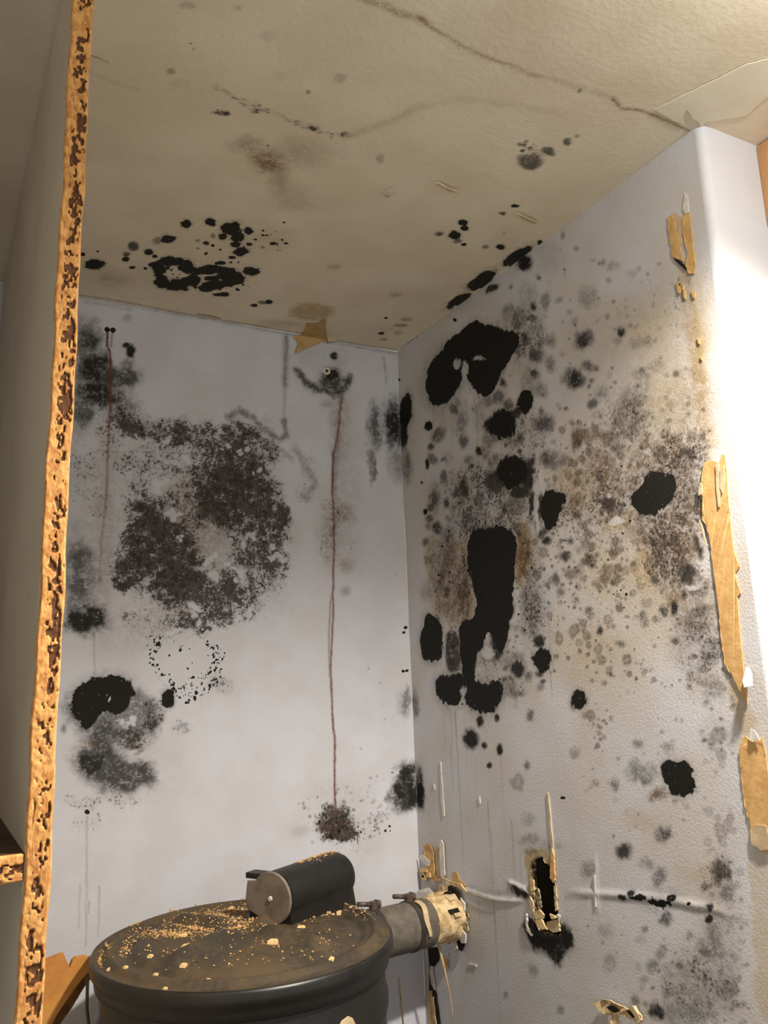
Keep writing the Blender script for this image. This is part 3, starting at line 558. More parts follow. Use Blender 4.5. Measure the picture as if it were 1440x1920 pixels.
t.col(t.mix(d_, rgb(58, 53, 45), rgb(86, 72, 53))); t.rough(t.step(d_, 0, 1, .5, .9)); t.bump(t.noise(220, 3), .2, .001); M['lid'] = t.m
M['body'] = simple('black_tank_paint', (30, 28, 26), (22, 21, 20), 30, .38, .06, 60, .5)
M['housing'] = simple('black_rubber_plastic', (31, 30, 28), (25, 24, 23), 60, .5, .15, 260, .4)
t = NT('aged_grey_plate'); dc = t.noise(30, 4); t.col(t.mix(t.step(dc, .35, .7), rgb(126, 117, 106), rgb(108, 92, 80))); t.rough(.6); M['plate'] = t.m
M['bolt'] = simple('rusty_bolt_steel', (92, 76, 62), (58, 48, 42), 120, .5, .3, 200, .5)
M['hose'] = simple('grey_hose_rubber', (112, 106, 96), (96, 90, 80), 60, .65, .1)
M['sawdust'] = simple('sawdust', (214, 178, 124), (176, 136, 88), 90, .95)
M['woodchip'] = simple('pale_wood_chip', (232, 204, 152), (214, 176, 118), 200, .85)
M['fibre'] = simple('cream_fibre', (218, 190, 142), (190, 158, 110), 90, .8)
M['board'] = simple('orange_hardboard', (196, 140, 74), (176, 120, 60), 20, .85, .15, 90)
M['board_shade'] = simple('dark_brown_edge_shade', (104, 70, 38), (84, 56, 32), 60, .9, .3)  # dark brown that stands in for shade on the hardboard
M['cabinet'] = simple('orange_pine_wood', (196, 150, 100), (178, 130, 84), 12, .6, .05, 60, .3, vec=(6, 6, 1))
# raw chipboard: flakes with dark pits stored on the mesh
t = NT('raw_chipboard'); pt = t.attr('pit')[0]
vv = t.scl((1, 1, .45)); fl_ = t.voro(330, vv, out='Color'); sp_ = t.n('ShaderNodeSeparateColor'); t.t.links.new(fl_, sp_.inputs[0])
nz = t.noise(420, 3, .6, vv)
c = t.mix(t.step(t.math('ADD', t.math('MULTIPLY', sp_.outputs[0], .6), t.math('MULTIPLY', nz, .5)), .25, .85), rgb(186, 128, 72), rgb(218, 166, 100))
c = t.mix(t.step(t.noise(900, 2), .58, .72, 0, .4), c, rgb(150, 96, 52))
pn = t.math('ADD', pt, t.math('MULTIPLY', t.math('SUBTRACT', nz, .5), .9))
c = t.mix(t.step(pn, .38, .62, 0, .92), c, rgb(78, 48, 32))
t.col(c); t.rough(.85); t.bump(t.math('SUBTRACT', t.math('MULTIPLY', nz, .7), pt), .7, .0015); M['chip'] = t.m

# ------------------------------------------------------------------ rest of the room shell
rc = .012; mb = MB(); prof = [(XR + rc - rc*math.cos(a), YO + rc - rc*math.sin(a)) for a in np.linspace(0, math.pi/2, 9)] + [(2.2, YO)]
mb.rings([[(x, y, 0) for x, y in prof], [(x, y, ZC) for x, y in prof]], closed=False, caps=False)
wo = mb.build('wall_front_right', M['outer']); autosmooth(wo, 60)
tag(wo, 'brightly lit bluish white wall right of the mouldy alcove', 'wall', kind='structure')
fl = MB().box((-1.2, -1.2, -.04), (2.2, YB, 0)).build('floor', M['floor']); tag(fl, 'grey concrete floor below the tank', 'floor', kind='structure')

# lamp fixture in the ceiling in front of the alcove (just outside the picture)
dl = empty('recessed_downlight', (.73, .26, ZC)); tag(dl, 'recessed ceiling downlight in front of the alcove', 'ceiling light')
mb = MB(); mb.lathe([(.040, -.003), (.046, -.006), (.056, -.004), (.058, .0)], (.73, .26, ZC), 40); 
ring = MB(); n = 40
R0 = [[(.73+r*math.cos(2*math.pi*j/n), .26+r*math.sin(2*math.pi*j/n), ZC+z) for j in range(n)] for r, z in ((.058, -.0005), (.056, -.004), (.046, -.006), (.040, -.003), (.040, -.0005))]
ring.rings(R0, True, False).build('trim_ring', M['chip_white'], dl, True)
lamp.parent = dl; lamp.matrix_parent_inverse = Matrix.Translation(dl.location).inverted(); lens.parent = dl; lens.matrix_parent_inverse = lamp.matrix_parent_inverse.copy()

# wall cabinet at the right edge of the picture
cb = empty('wall_cabinet', (1.03, YO, ZC-.14)); tag(cb, 'small wooden wall cabinet under the ceiling at the right edge', 'cabinet')
x0 = 1.0140; zb = EYE + .6185
MB().box((x0, YO-.30, zb), (x0+.018, YO-.001, ZC-.003)).build('side_panel', M['cabinet'], cb)
MB().box((x0+.018, YO-.30, zb), (x0+.6, YO-.001, zb+.018)).build('bottom_panel', M['cabinet'], cb)
dr = MB().box((x0+.002, YO-.319, zb-.004), (x0+.6, YO-.301, ZC-.004)).build('door', M['cabinet'], cb)
MB().box((x0+.04, YO-.335, zb+.02), (x0+.05, YO-.319, zb+.08)).build('handle', M['bolt'], dr)

# ------------------------------------------------------------------ shelving unit with raw chipboard edges
YF = .74
def pl(y, z): return .0545 + (YB-y)*.0175 + (z-EYE)*.0085
TH = .0193
un = empty('shelving_unit', (.07, 1.15, 0)); tag(un, 'off white chipboard shelving unit with raw broken front edge', 'shelving unit')
def quadbox(a0, a1, y0, y1, z0, z1):
    p = []
    for z in (z0, z1): p += [(pl(y0, z)+a0, y0, z), (pl(y0, z)+a1, y0, z), (pl(y1, z)+a1, y1, z), (pl(y1, z)+a0, y1, z)]
    return MB().hexa(p)
sp = quadbox(0, TH, YF+.0035, YB-.002, .002, ZC-.004).build('side_panel', M['laminate'], un)
def chip_edge(name, fn, us, vs, parent, seed, axis_v):
    """raw board edge: grid with broken pits; fn(u, v, depth) gives the world point"""
    U, V = np.meshgrid(us, vs, indexing='ij'); un_ = (U-us[0])/(us[-1]-us[0])
    def elong(s, sd): return vnoise(U*1.0, V*.55, s, sd)
    core = np.clip(1.15-np.abs(un_-.60)*2.6, 0, 1)
    n = elong(260, seed)*1.1 + elong(560, seed+1)*1.2 + elong(60, seed+2)*1.1
    pit = np.clip((n-.03+.5*(core-.62))*4.2, 0, 1)*np.clip(core*1.9, 0, 1)
    dep = .0016*pit + .0007*vnoise(U, V, 300, seed+3) + .0006*vnoise(U, V, 90, seed+4)
    edge = np.minimum(un_, 1-un_); dep = dep + .0016*np.clip(.07-edge, 0, 1)/.07
    nu, nv = U.shape; co = [fn(U[i, j], V[i, j], dep[i, j]) for i in range(nu) for j in range(nv)]
    b0 = [fn(us[0], v, .0045) for v in vs]; b1 = [fn(us[-1], v, .0045) for v in vs]
    f = [(i*nv+j, (i+1)*nv+j, (i+1)*nv+j+1, i*nv+j+1) for i in range(nu-1) for j in range(nv-1)]
    k = len(co); co += b0+b1
    for j in range(nv-1): f.append((j, j+1, k+j+1, k+j)); f.append(((nu-1)*nv+j+1, (nu-1)*nv+j, k+nv+j, k+nv+j+1))
    o = MB(); o.v = [tuple(map(float, p)) for p in co]; o.f = f; o = o.build(name, M['chip'], parent, True)
    a = o.data.attributes.new('pit', 'FLOAT_COLOR', 'POINT'); pv = np.zeros((len(co), 4), np.float32); pv[:nu*nv, 0] = pit.ravel(); pv[:, 3] = 1
    a.data.foreach_set('color', pv.ravel()); o['label'] = 'raw orange chipboard edge with dark pits'; return o
sed = vnoise(np.array([[0.]]), np.array([[0.]]), 1, 1)
chip_edge('chipboard_edge', lambda u, v, d: (pl(YF, v)+u+.0006*math.sin(v*31)+.0005*math.sin(v*83), YF+d, v), np.linspace(-.0002, TH+.0002, 31), axis((.002, 1.2, .02), (1.2, ZC-.004, .0009)), sp, 300, 2)
zs = at(20, 1604, 1, YF)[2]; zt = .0208
sx0 = -.62
sh = MB().hexa([(sx0, YF+.0035, zs-zt), (pl(YF, zs)-.0006, YF+.0035, zs-zt), (pl(YB, zs)-.0006, YB-.003, zs-zt), (sx0, YB-.003, zs-zt),
                (sx0, YF+.0035, zs), (pl(YF, zs)-.0006, YF+.0035, zs), (pl(YB, zs)-.0006, YB-.003, zs), (sx0, YB-.003, zs)]).build('shelf', M['dirty_laminate'], un)
sh['label'] = 'brown stained shelf board'
chip_edge('chipboard_edge', lambda u, v, d: (v, YF+d+.0006, zs-u), np.linspace(0, zt, 31), np.arange(sx0, pl(YF, zs)-.0008, .0010), sh, 340, 0)
sp2 = MB().box((sx0-.0193, YF+.0035, .002), (sx0-.0005, YB-.002, ZC-.004)).build('side_panel', M['laminate'], un)

# ------------------------------------------------------------------ torn paper and paint on the walls
def part(name, mat, parent, fn, label=None, smooth=False):
    mb = MB(); fn(mb); o = mb.build(name, mat, parent, smooth)
    if label: o['label'] = label
    return o
rj = random.Random(12)
def strip(name, pts, mat, parent, ax=0, val=XR, amp=.7, step=8, curl=None, thick=.0012, lift=.0003, label=None):
    q = jag(pts, step, amp, rj); return part(name, M[mat], parent, lambda mb: flake(mb, q, ax, val, thick, lift, curl), label)
wob = lambda a: (lambda i, x, y: a*(.5+.5*math.sin(x*.35+y*.21)))
strip('torn_strip', [(1321,868),(1331,862),(1340,865),(1350,868),(1355,852),(1361,853),(1364,880),(1367,930),(1371,970),(1377,1030),(1386,1057),(1388,1062),(1380,1075),(1383,1090),(1391,1112),(1384,1118),(1389,1180),(1394,1230),(1399,1285),(1404,1318),(1392,1300),(1378,1272),(1362,1250),(1354,1200),(1348,1130),(1340,1075),(1334,1020),(1326,985),(1318,975),(1319,930),(1314,925),(1317,900)],
      'paper', wr, curl=wob(.0008), label='long torn strip of tan paper along the outer corner')
strip('curled_edge', [(1316,975),(1321,984),(1330,1020),(1333,1022),(1328,1022),(1322,1000)], 'paper_pale', wr, curl=lambda i, x, y: .004, amp=.6)
strip('curled_edge', [(1316,905),(1321,908),(1321,925),(1314,930)], 'paper_pale', wr, curl=lambda i, x, y: .003, amp=.6)
strip('torn_layer', [(1345,872),(1350,870),(1352,910),(1353,950),(1350,952),(1346,915)], 'paper_pale', wr, lift=.0022, amp=.6)
strip('torn_layer', [(1354,880),(1360,872),(1362,905),(1358,925),(1353,915)], 'paper_pale', wr, lift=.0024, amp=.8)
strip('torn_strip', [(1392,1384),(1400,1380),(1408,1388),(1416,1391),(1424,1383),(1432,1385),(1441,1440),(1452,1520),(1462,1600),(1440,1602),(1424,1590),(1416,1582),(1408,1560),(1409,1545),(1398,1510),(1391,1450),(1387,1410)], 'paper', wr, curl=wob(.0008), label='torn tan paper strip at the lower right edge')
strip('torn_layer', [(1409,1556),(1420,1545),(1440,1548),(1452,1590),(1430,1594),(1413,1583)], 'paper_pale', wr, lift=.0022, amp=1)
strip('paint_chip', [(1402,1250),(1406,1250),(1416,1263),(1424,1285),(1410,1288),(1403,1276)], 'chip_white', wr, curl=lambda i, x, y: .001+.012*max(0, (y-1250)/38), amp=.5, label='curled white paint chip')
strip('paint_chip', [(1412,1366),(1420,1368),(1430,1388),(1424,1384),(1416,1391),(1411,1384)], 'chip_white', wr, curl=lambda i, x, y: .004, amp=.5, label='white paint chip')
strip('torn_strip', [(1253,408),(1262,403),(1268,425),(1275,452),(1277,472),(1282,490),(1270,486),(1263,482),(1258,450),(1254,425)], 'paper', wr, curl=wob(.0006), amp=1, step=6, label='upper torn sliver of tan paper')
strip('torn_strip', [(1282,408),(1287,400),(1294,400),(1298,430),(1302,470),(1306,500),(1303,513),(1293,513),(1287,498),(1290,470),(1284,455),(1282,440),(1281,422)], 'paper', wr, curl=wob(.0006), amp=1, step=6, label='upper right torn sliver of tan paper')
strip('torn_layer', [(1263,402),(1270,398),(1280,412),(1282,450),(1278,468),(1273,440),(1267,424)], 'paper_pale', wr, lift=.0002, thick=.0006, amp=.8)
strip('torn_layer', [(1281,395),(1285,362),(1291,372),(1293,398),(1286,402)], 'chip_white', wr, lift=.0004, thick=.0008, amp=.5)
strip('torn_edge', [(1262,480),(1268,480),(1290,504),(1287,507),(1268,490)], 'rot', wr, lift=.0006, amp=.6)
for x, y, a, b in [(1274,540,4,11),(1285,552,3,9),(1302,553,4,7),(1282,542,2,6),(1279,535,5,3),(1312,640,3,6),(1317,672,2,4)]:
    strip('torn_fragment', [(x-a,y-b),(x+a,y-b*.6),(x+a*.7,y+b),(x-a*.4,y+b*.7)], 'paper', wr, amp=.5, lift=.001)
# hole in the right wall
HQ = [at(x, y, 0, XR) for x, y in HOLE]
def jamb(mb):
    r = random.Random(3); c_ = sum(HQ)/len(HQ); R3 = []
    pts = jag(HOLE, 5, 1.0, r); Q = [at(x, y, 0, XR) for x, y in pts]
    for k, dx in enumerate((-.0006, .006, .013)):
        R3.append([c_ + (p-c_)*np.array([1, 1.03, 1.02]) + np.array([dx, r.uniform(-.001, .001), r.uniform(-.001, .001)]) for p in Q])
    mb.rings(R3, True, False)
part('hole_edge', M['gypsum'], wr, jamb, 'ragged broken plaster edge of the hole')
def cav(mb):
    Y0, Y1 = min(p[1] for p in HQ)-.02, max(p[1] for p in HQ)+.02; Z0, Z1 = min(p[2] for p in HQ)-.03, max(p[2] for p in HQ)+.03; X0, X1 = XR+.0132, XR+.1
    mb.add([(X0,Y0,Z0),(X0,Y1,Z0),(X0,Y1,Z1),(X0,Y0,Z1),(X1,Y0,Z0),(X1,Y1,Z0),(X1,Y1,Z1),(X1,Y0,Z1)], [(4,5,6,7),(0,1,5,4),(2,3,7,6),(0,3,7,4),(1,2,6,5)])
part('wall_cavity', M['cavity'], wr, cav, 'dark cavity inside the wall')
for pts, m, l in [([(1003,1709),(1015,1705),(1024,1715),(1022,1722),(1008,1722)], 'plaster', .002), ([(1009,1724),(1020,1722),(1026,1735),(1031,1742),(1022,1742),(1012,1735)], 'woodchip', .003),
    ([(1036,1712),(1046,1716),(1048,1721),(1040,1722)], 'woodchip', .004), ([(1050,1713),(1056,1716),(1055,1721),(1049,1719)], 'chip_white', .004),
    ([(996,1648),(1003,1649),(1005,1668),(998,1672)], 'plaster', .001), ([(1003,1664),(1010,1668),(1016,1700),(1012,1710),(1006,1690)], 'gypsum', -.002),
    ([(997,1680),(1002,1690),(1004,1710),(1000,1712),(996,1695)], 'paper_pale', .001), ([(1034,1632),(1038,1590),(1041,1600),(1044,1650),(1041,1655),(1034,1645)], 'paper', .001),
    ([(1042,1660),(1046,1660),(1048,1705),(1044,1708)], 'paper_pale', .001), ([(1028,1728),(1050,1722),(1053,1745),(1040,1748),(1030,1742)], 'paper_pale', .001),
    ([(996,1720),(1004,1728),(1012,1745),(1030,1752),(1050,1757),(1048,1762),(1020,1756),(1000,1748)], 'rot', .002),
    ([(988,1712),(991,1712),(994,1738),(1003,1752),(1000,1755),(991,1742)], 'chip_white', .002)]:
    strip('broken_plaster', pts, m, wr, lift=l, amp=.9, step=4, thick=.003)
# long thin splits in the paper
for pts, m in [([(826,1428),(828,1430),(832,1490),(835,1530),(832,1534),(828,1500)], 'chip_white'), ([(1027,1486),(1030,1488),(1036,1560),(1040,1600),(1037,1602),(1031,1555)], 'paper_pale'), ([(1114,1640),(1117,1640),(1120,1700),(1117,1702)], 'chip_white'),
               ([(813,1470),(816,1470),(817,1480),(814,1484)], 'chip_white'), ([(898,1494),(901,1494),(902,1506),(899,1506)], 'chip_white'), ([(880,1805),(894,1808),(895,1812),(880,1808)], 'chip_white')]:
    strip('paper_split', pts, m, wr, amp=.3, step=10, lift=.0006, thick=.0014)
# torn paper above the pipe
strip('torn_strip', [(797,1586),(802,1582),(810,1584),(815,1600),(818,1640),(826,1648),(816,1650),(805,1645),(800,1610)], 'paper', wr, lift=.001, curl=wob(.003), label='torn tan paper above the pipe')
strip('paint_chip', [(789,1606),(796,1601),(812,1614),(811,1622),(806,1624),(798,1616)], 'chip_white', wr, lift=.006, amp=.4, label='white paint chip above the pipe')
strip('torn_strip', [(815,1588),(822,1586),(830,1600),(829,1645),(820,1645)], 'paper_pale', wr, lift=.0003)
strip('paper_split', [(828,1578),(831,1574),(835,1582),(836,1605),(838,1640),(834,1646),(830,1642),(828,1610)], 'chip_white', wr, lift=.003, amp=.4, thick=.002)
strip('paper_split', [(832,1644),(838,1646),(850,1652),(868,1656),(880,1671),(876,1672),(862,1662),(845,1660)], 'plaster', wr, lift=.003, amp=.7, thick=.003)
strip('torn_strip', [(850,1634),(858,1635),(862,1648),(875,1660),(872,1664),(852,1652)], 'paper', wr, lift=.0004)
strip('paper_split', [(880,1668),(892,1670),(920,1680),(945,1686),(925,1686),(890,1675)], 'chip_white', wr, lift=.004, amp=.4, thick=.001)
for x, y in [(797,1640),(795,1632),(802,1630),(800,1645),(808,1640)]:
    strip('torn_fragment', [(x-4,y-5),(x+3,y-4),(x+4,y+4),(x-3,y+5)], rj.choice(['plaster', 'woodchip', 'rot']), wr, lift=.004, amp=1, thick=.003)
strip('torn_strip', [(812,1650),(828,1646),(832,1652),(826,1652)], 'paper', wr, lift=.004)
# split corner below the pipe
strip('torn_strip', [(803,1776),(826,1775),(824,1800),(815,1812),(806,1812)], 'rot', wr, lift=.0004, label='dark rotten split in the corner')
strip('torn_strip', [(806,1808),(811,1808),(811,1850),(818,1858),(806,1859)], 'rot', wr, lift=.0006)
strip('torn_strip', [(809,1810),(814,1812),(814,1825),(819,1850),(817,1856),(811,1845),(808,1822)], 'chip_white', wr, lift=.002, amp=.6)
strip('torn_strip', [(806,1858),(813,1856),(814,1890),(818,1925),(808,1925),(806,1890)], 'paper', wr, lift=.0008, label='tan torn paper in the corner below the pipe')
strip('torn_strip', [(812,1858),(819,1858),(824,1890),(828,1925),(816,1925),(814,1890)], 'rot', wr, lift=.0010)
strip('paper_split', [(812,1870),(815,1868),(818,1900),(822,1925),(818,1925),(814,1898)], 'plaster', wr, lift=.0022, amp=.6)
strip('torn_fragment', [(836,1795),(842,1796),(841,1815),(838,1812)], 'paper', wr, lift=.004)
strip('torn_fragment', [(839,1785),(843,1786),(843,1791),(839,1790)], 'chip_white', wr, lift=.003)
# broken patch at the bottom edge
strip('broken_plaster', [(1121,1878),(1140,1872),(1160,1878),(1185,1890),(1196,1884),(1204,1895),(1212,1910),(1206,1922),(1188,1908),(1166,1898),(1160,1930),(1152,1930),(1154,1902),(1140,1900),(1128,1890)], 'plaster', wr, lift=.003, curl=wob(.004), thick=.003, label='broken cream plaster flap at the bottom edge')
strip('broken_plaster', [(1146,1886),(1154,1882),(1164,1886),(1172,1894),(1160,1896),(1150,1890)], 'rot', wr, lift=.0085, thick=.001)
strip('broken_plaster', [(1183,1892),(1188,1890),(1200,1904),(1196,1906)], 'rot', wr, lift=.0085, thick=.001)
strip('broken_plaster', [(1190,1888),(1196,1882),(1206,1898),(1211,1910),(1204,1908)], 'paper_pale', wr, lift=.009, thick=.0015)

# ceiling paper flap hanging over the back wall
cl_ = [o for o in COL.objects if o.name == 'ceiling'][0]
strip('torn_strip', [(566,627),(549,632),(558,643),(552,664),(572,655),(592,647),(604,641),(612,643),(620,642),(629,634),(626,630),(612,636)], 'ceiling_paper', wb, 1, YB, lift=.001, curl=lambda i, x, y: .004*max(0, (y-630)/30), amp=.6, step=6, label='torn tan paper flap hanging from the ceiling joint')
strip('torn_strip', [(564,627),(573,617),(574,605),(588,607),(600,604),(606,595),(612,600),(609,612),(612,625),(613,636)], 'ceiling_paper', cl_, 2, ZC, lift=.002, amp=.6, step=6, label='torn tan paper at the ceiling joint')
strip('torn_fragment', [(609,636),(618,630),(628,636),(624,643),(612,645)], 'paper_pale', wb, 1, YB, lift=.010, amp=1)
M['ceiling_skin'] = simple('peeled_ceiling_paint', (234, 228, 208), (228, 220, 198), 20, .8)
strip('torn_strip', [(1226,203),(1240,211),(1262,224),(1284,231),(1281,214),(1288,203),(1298,220),(1309,226),(1316,242),(1322,226),(1345,224),(1400,214),(1450,170),(1450,106),(1400,118),(1340,148),(1290,172)], 'ceiling_skin', cl_, 2, ZC, lift=.0012, thick=.0008, amp=.5, label='pale peeled paint layer at the outer corner')
strip('paint_flake', [(816,340),(824,341),(838,349),(857,356),(858,359),(842,356),(828,349)], 'paper_pale', cl_, 2, ZC-.0025, amp=.5, lift=.001, thick=.002)
strip('paint_flake', [(968,398),(980,402),(1000,411),(1008,416),(1000,417),(984,411)], 'paper_pale', cl_, 2, ZC-.0025, amp=.5, lift=.001, thick=.002)

# anchor and nails
def disc_ring(c, r0, r1, ax, th, n=20):
    mb = MB(); nr = NRM[ax]; e = [np.eye(3)[i] for i in range(3) if i != ax]; R4 = []
    for r, d in ((r1, 0), (r1, th), (r0, th), (r0, 0)):
        R4.append([c+nr*d+(e[0]*math.cos(2*math.pi*j/n)+e[1]*math.sin(2*math.pi*j/n))*r for j in range(n)])
    return mb.rings(R4, True, False)
pc = at(612, 696, 1, YB)
wa = empty('wall_plug', tuple(pc)); tag(wa, 'white plastic wall plug in the back wall near the ceiling', 'wall plug')
disc_ring(pc, .004, .0085, 1, .003).build('collar', M['chip_white'], wa, True)
MB().tube([pc+NRM[1]*.0002, pc+NRM[1]*.002], .0042, 14).build('socket', M['cavity'], wa)

# ------------------------------------------------------------------ tank
LC = np.array([.4137, 1.2353]); LR = .2128; LZ = EYE-.36        # rim plane
tk = empty('metal_tank', (LC[0], LC[1], 0)); tag(tk, 'round dark brown metal tank with dusty domed lid', 'tank')
def lid_h(r, a):
    q = r/LR
    dome = .014*(1-q*q)
    ringb = .007*math.exp(-((q-.89)/.025)**2) - .006*math.exp(-((q-.77)/.04)**2)
    ribs = 0
    for k in range(4):
        d = math.atan2(math.sin(a-(.5+k*math.pi/2)), math.cos(a-(.5+k*math.pi/2)))
        ribs += .012*math.exp(-(d*max(q, .08)/.075)**2)*max(0, min(1, (q-.08)/.12))*max(0, min(1, (.70-q)/.08))
    return dome+ringb+ribs
prof = [(LR*q, 0) for q in np.linspace(.004, .955, 52)]
lid = MB(); n = 160
Rg = [[(LC[0]+r*math.cos(2*math.pi*j/n), LC[1]+r*math.sin(2*math.pi*j/n), LZ+lid_h(r, 2*math.pi*j/n)) for j in range(n)] for r, _ in prof]
def ringat(r, z): return [(LC[0]+LR*r*math.cos(2*math.pi*j/n), LC[1]+LR*r*math.sin(2*math.pi*j/n), LZ+z) for j in range(n)]
Rg += [ringat(.972, .0022), ringat(.984, .002), ringat(.984, -.01), ringat(.93, -.012)]
lid.rings(Rg, True, True); lido = lid.build('lid', M['lid'], tk, True); autosmooth(lido, 50)
rim = MB().rings([ringat(r, z) for r, z in [(.983, .0024), (.992, .002), (1.0, -.002), (1.004, -.008), (1.0, -.014), (.985, -.018), (.972, -.026), (.968, -.034), (.955, -.036), (.93, -.036)]], True, False).build('rim', M['body'], lido, True)
rim['label'] = 'dark rolled rim of the lid'
body = MB(); body.lathe([(.02, 0), (.19, 0), (.197, .006), (.200, .02), (.200, .5), (.2025, .51), (.200, .52), (.200, LZ-.10), (.2035, LZ-.09), (.2035, LZ-.075), (.200, LZ-.065), (.200, LZ-.036), (.02, LZ-.036)], (LC[0], LC[1], .001), 96)
bo = body.build('body', M['body'], tk); autosmooth(bo, 50)
# latch wire hanging from the rim at the left
la = 3.32
e_ = at(172, 1812, 2, LZ-.006); e0 = np.array([e_[0]-.002, e_[1], LZ-.006])
wp = [e0+np.array([.006, 0, .004]), e0+np.array([-.003, -.001, -.012]), e0+np.array([-.003, -.002, -.05]), e0+np.array([.002, -.002, -.085]), e0+np.array([.012, -.001, -.10]), e0+np.array([.021, 0, -.10])]
MB().tube(wp, .0022, 8).build('latch_wire', M['metal_dark'], tk, True)
MB().box((e0[0]+.004, e0[1]-.012, LZ-.115), (e0[0]+.028, e0[1]+.012, LZ-.088)).build('latch_bracket', M['body'], tk)
# clamp bolt on the right rear of the rim
# motor housing on the lid
fb = at(548, 1741, 2, LZ+.008); ax_ = np.array([math.sin(math.radians(60)), math.cos(math.radians(60)), 0]); sd = np.array([ax_[1], -ax_[0], 0]); up = np.array([0, 0, 1.])
rH = .0365; Lh = .178; hb = .043        # radius, length, height of axis above base
base = np.array([fb[0], fb[1], LZ+.004]) - sd*rH*.95
def arch(r, z0, ext=1.0):
    pts = []
    for a in np.linspace(-.18*math.pi, 1.18*math.pi, 25): pts.append((r*math.cos(a), hb+r*math.sin(a)))
    pts += [(-r*1.02*ext, z0), (r*1.02*ext, z0)]
    return pts
ho = empty; hs = MB(); Rh = []
for s_, k in [(0, 1.0), (.004, 1.0), (Lh*.3, 1.0), (Lh*.6, 1.0), (Lh*.82, 1.0), (Lh*.90, .97), (Lh*.95, .90), (Lh*.985, .78), (Lh, .6)]:
    ring_ = []
    for px_, pz in arch(rH, -.004):
        zz = pz if pz < hb*.3 else hb*.3+(pz-hb*.3)*(1-(1-k)*.8)
        ring_.append(base+ax_*s_+sd*px_*k+up*zz)
    Rh.append(ring_)
hs.rings(Rh, True, True); hous = hs.build('motor_housing', M['housing'], tk); autosmooth(hous, 45); hous['label'] = 'black rounded motor housing'
c0 = base + up*hb - ax_*.003
def plate(mb):
    pr = []
    for a in np.linspace(0, 2*math.pi, 49)[:-1]:
        x = rH*1.02*math.cos(a); z = rH*1.02*math.sin(a); pr.append((x, z))
    pr = [p for p in pr if not (p[0] < -.024 and -.026 < p[1] < .022)]
    k = max(range(len(pr)), key=lambda i: (pr[i][0] < 0 and pr[i][1] > 0)*(-pr[i][0]))
    out = []
    for i, p in enumerate(pr):
        out.append(p)
        q = pr[(i+1) % len(pr)]
        if p[0] < 0 and p[1] > 0 and q[1] < 0: out += [(-.046, .021), (-.050, -.006), (-.044, -.020)]
    R5 = [[c0+sd*x*s_+up*z*s_-ax_*d for x, z in out] for s_, d in ((1, 0), (1, .003), (.97, .0042))]
    mb.rings(R5, True, True)
pe = part('end_plate', M['plate'], hous, plate, 'grey round end plate')
MB().tube([c0-ax_*.0042, c0-ax_*.0062], [.0036, .003], 14).build('rivet', M['chip_white'], pe)
cb_ = c0+sd*(-.036)+up*.024
mb = MB(); P8 = [cb_+sd*a+up*b+ax_*d for b in (0, .008) for a, d in ((-.014, -.002), (.02, -.002), (.02, .02), (-.014, .02))]; mb.hexa(P8); mb.build('clip', M['housing'], hous)
# small foot behind the left tab
P8 = [c0+sd*a+up*b+ax_*d for b in (-.052, -.016) for a, d in ((-.046, .002), (-.01, .002), (-.01, .03), (-.046, .03))]
MB().hexa(P8).build('foot', M['housing'], hous)

# ------------------------------------------------------------------ hose and pipe into the wall
p1 = at(852, 1716, 0, XR); p0 = np.array([.562, 1.392, p1[2]+.004])
dv = (p1-p0); Lp = np.linalg.norm(dv); dv /= Lp
def t_at(px):
    lo, hi = 0., Lp
    for _ in range(40):
        m = (lo+hi)/2
        if proj(p0+dv*m)[0] < px: lo = m
        else: hi = m
    return lo
hz_ = empty('exhaust_hose', tuple(p0+dv*Lp*.6)); tag(hz_, 'grey ribbed hose running from the tank into the right wall', 'hose')
rh = .0405
tA, tB, tC = 0.0, t_at(775), t_at(797)
path = []; rad = []; s_ = tA
while s_ < tB:
    for d, r in ((0, rh), (.0016, rh+.0012), (.0034, rh+.0012), (.0046, rh)): path.append(p0+dv*(s_+d)); rad.append(r)
    s_ += .0056
MB().tube(path, rad, 40).build('ribbed_tube', M['hose'], hz_)
pp = []; rd = []; s_ = tB
while s_ < tC:
    for d, r in ((0, rh+.0005), (.001, rh+.0015), (.002, rh+.0015), (.003, rh+.0005)): pp.append(p0+dv*(s_+d)); rd.append(r)
    s_ += .0034
MB().tube(pp, rd, 40).build('cuff', M['hose'], hz_)
def clamp(px, name):
    tt = t_at(px); c_ = p0+dv*tt
    cl = MB().tube([c_-dv*.005, c_-dv*.0049, c_+dv*.0049, c_+dv*.005], [rh+.0012, rh+.0030, rh+.0030, rh+.0012], 40).build('clamp_band', M['metal_dark'], hz_); autosmooth(cl, 40)
    top = c_+up*(rh+.008)
    side = np.array([-dv[1], dv[0], 0])
    MB().box(*(lambda q: (q-np.array([.006, .006, .007]), q+np.array([.006, .006, .007])))(top)).build('clamp_lug', M['bolt'], cl)
    MB().tube([top-dv*.034-side*.0+up*.008, top+dv*.006+up*.001], .0042, 10).build('bolt', M['bolt'], cl, True)
    MB().tube([top+dv*.004+up*.002, top+dv*.012], .0085, 6).build('nut', M['bolt'], cl)
clamp(768, 'a'); clamp(702, 'b')
st = t_at(772)
def strapf(mb):
    rr_ = rh+.0036; R6 = []
    c_ = p0+dv*st; side = np.cross(dv, up); side /= np.linalg.norm(side)
    for k, a in enumerate(np.linspace(1.35, -.25, 16)):
        r3 = side*math.cos(a)*1.0+up*math.sin(a)
        w_ = .0055*(1-.5*max(0, (k-8)/8)); off = dv*(.006+.003*math.sin(k*.5))
        R6.append([c_+off+r3*rr_-dv*w_, c_+off+r3*rr_+dv*w_, c_+off+r3*(rr_+.0012)+dv*w_, c_+off+r3*(rr_+.0012)-dv*w_])
    mb.rings(R6, True, True)
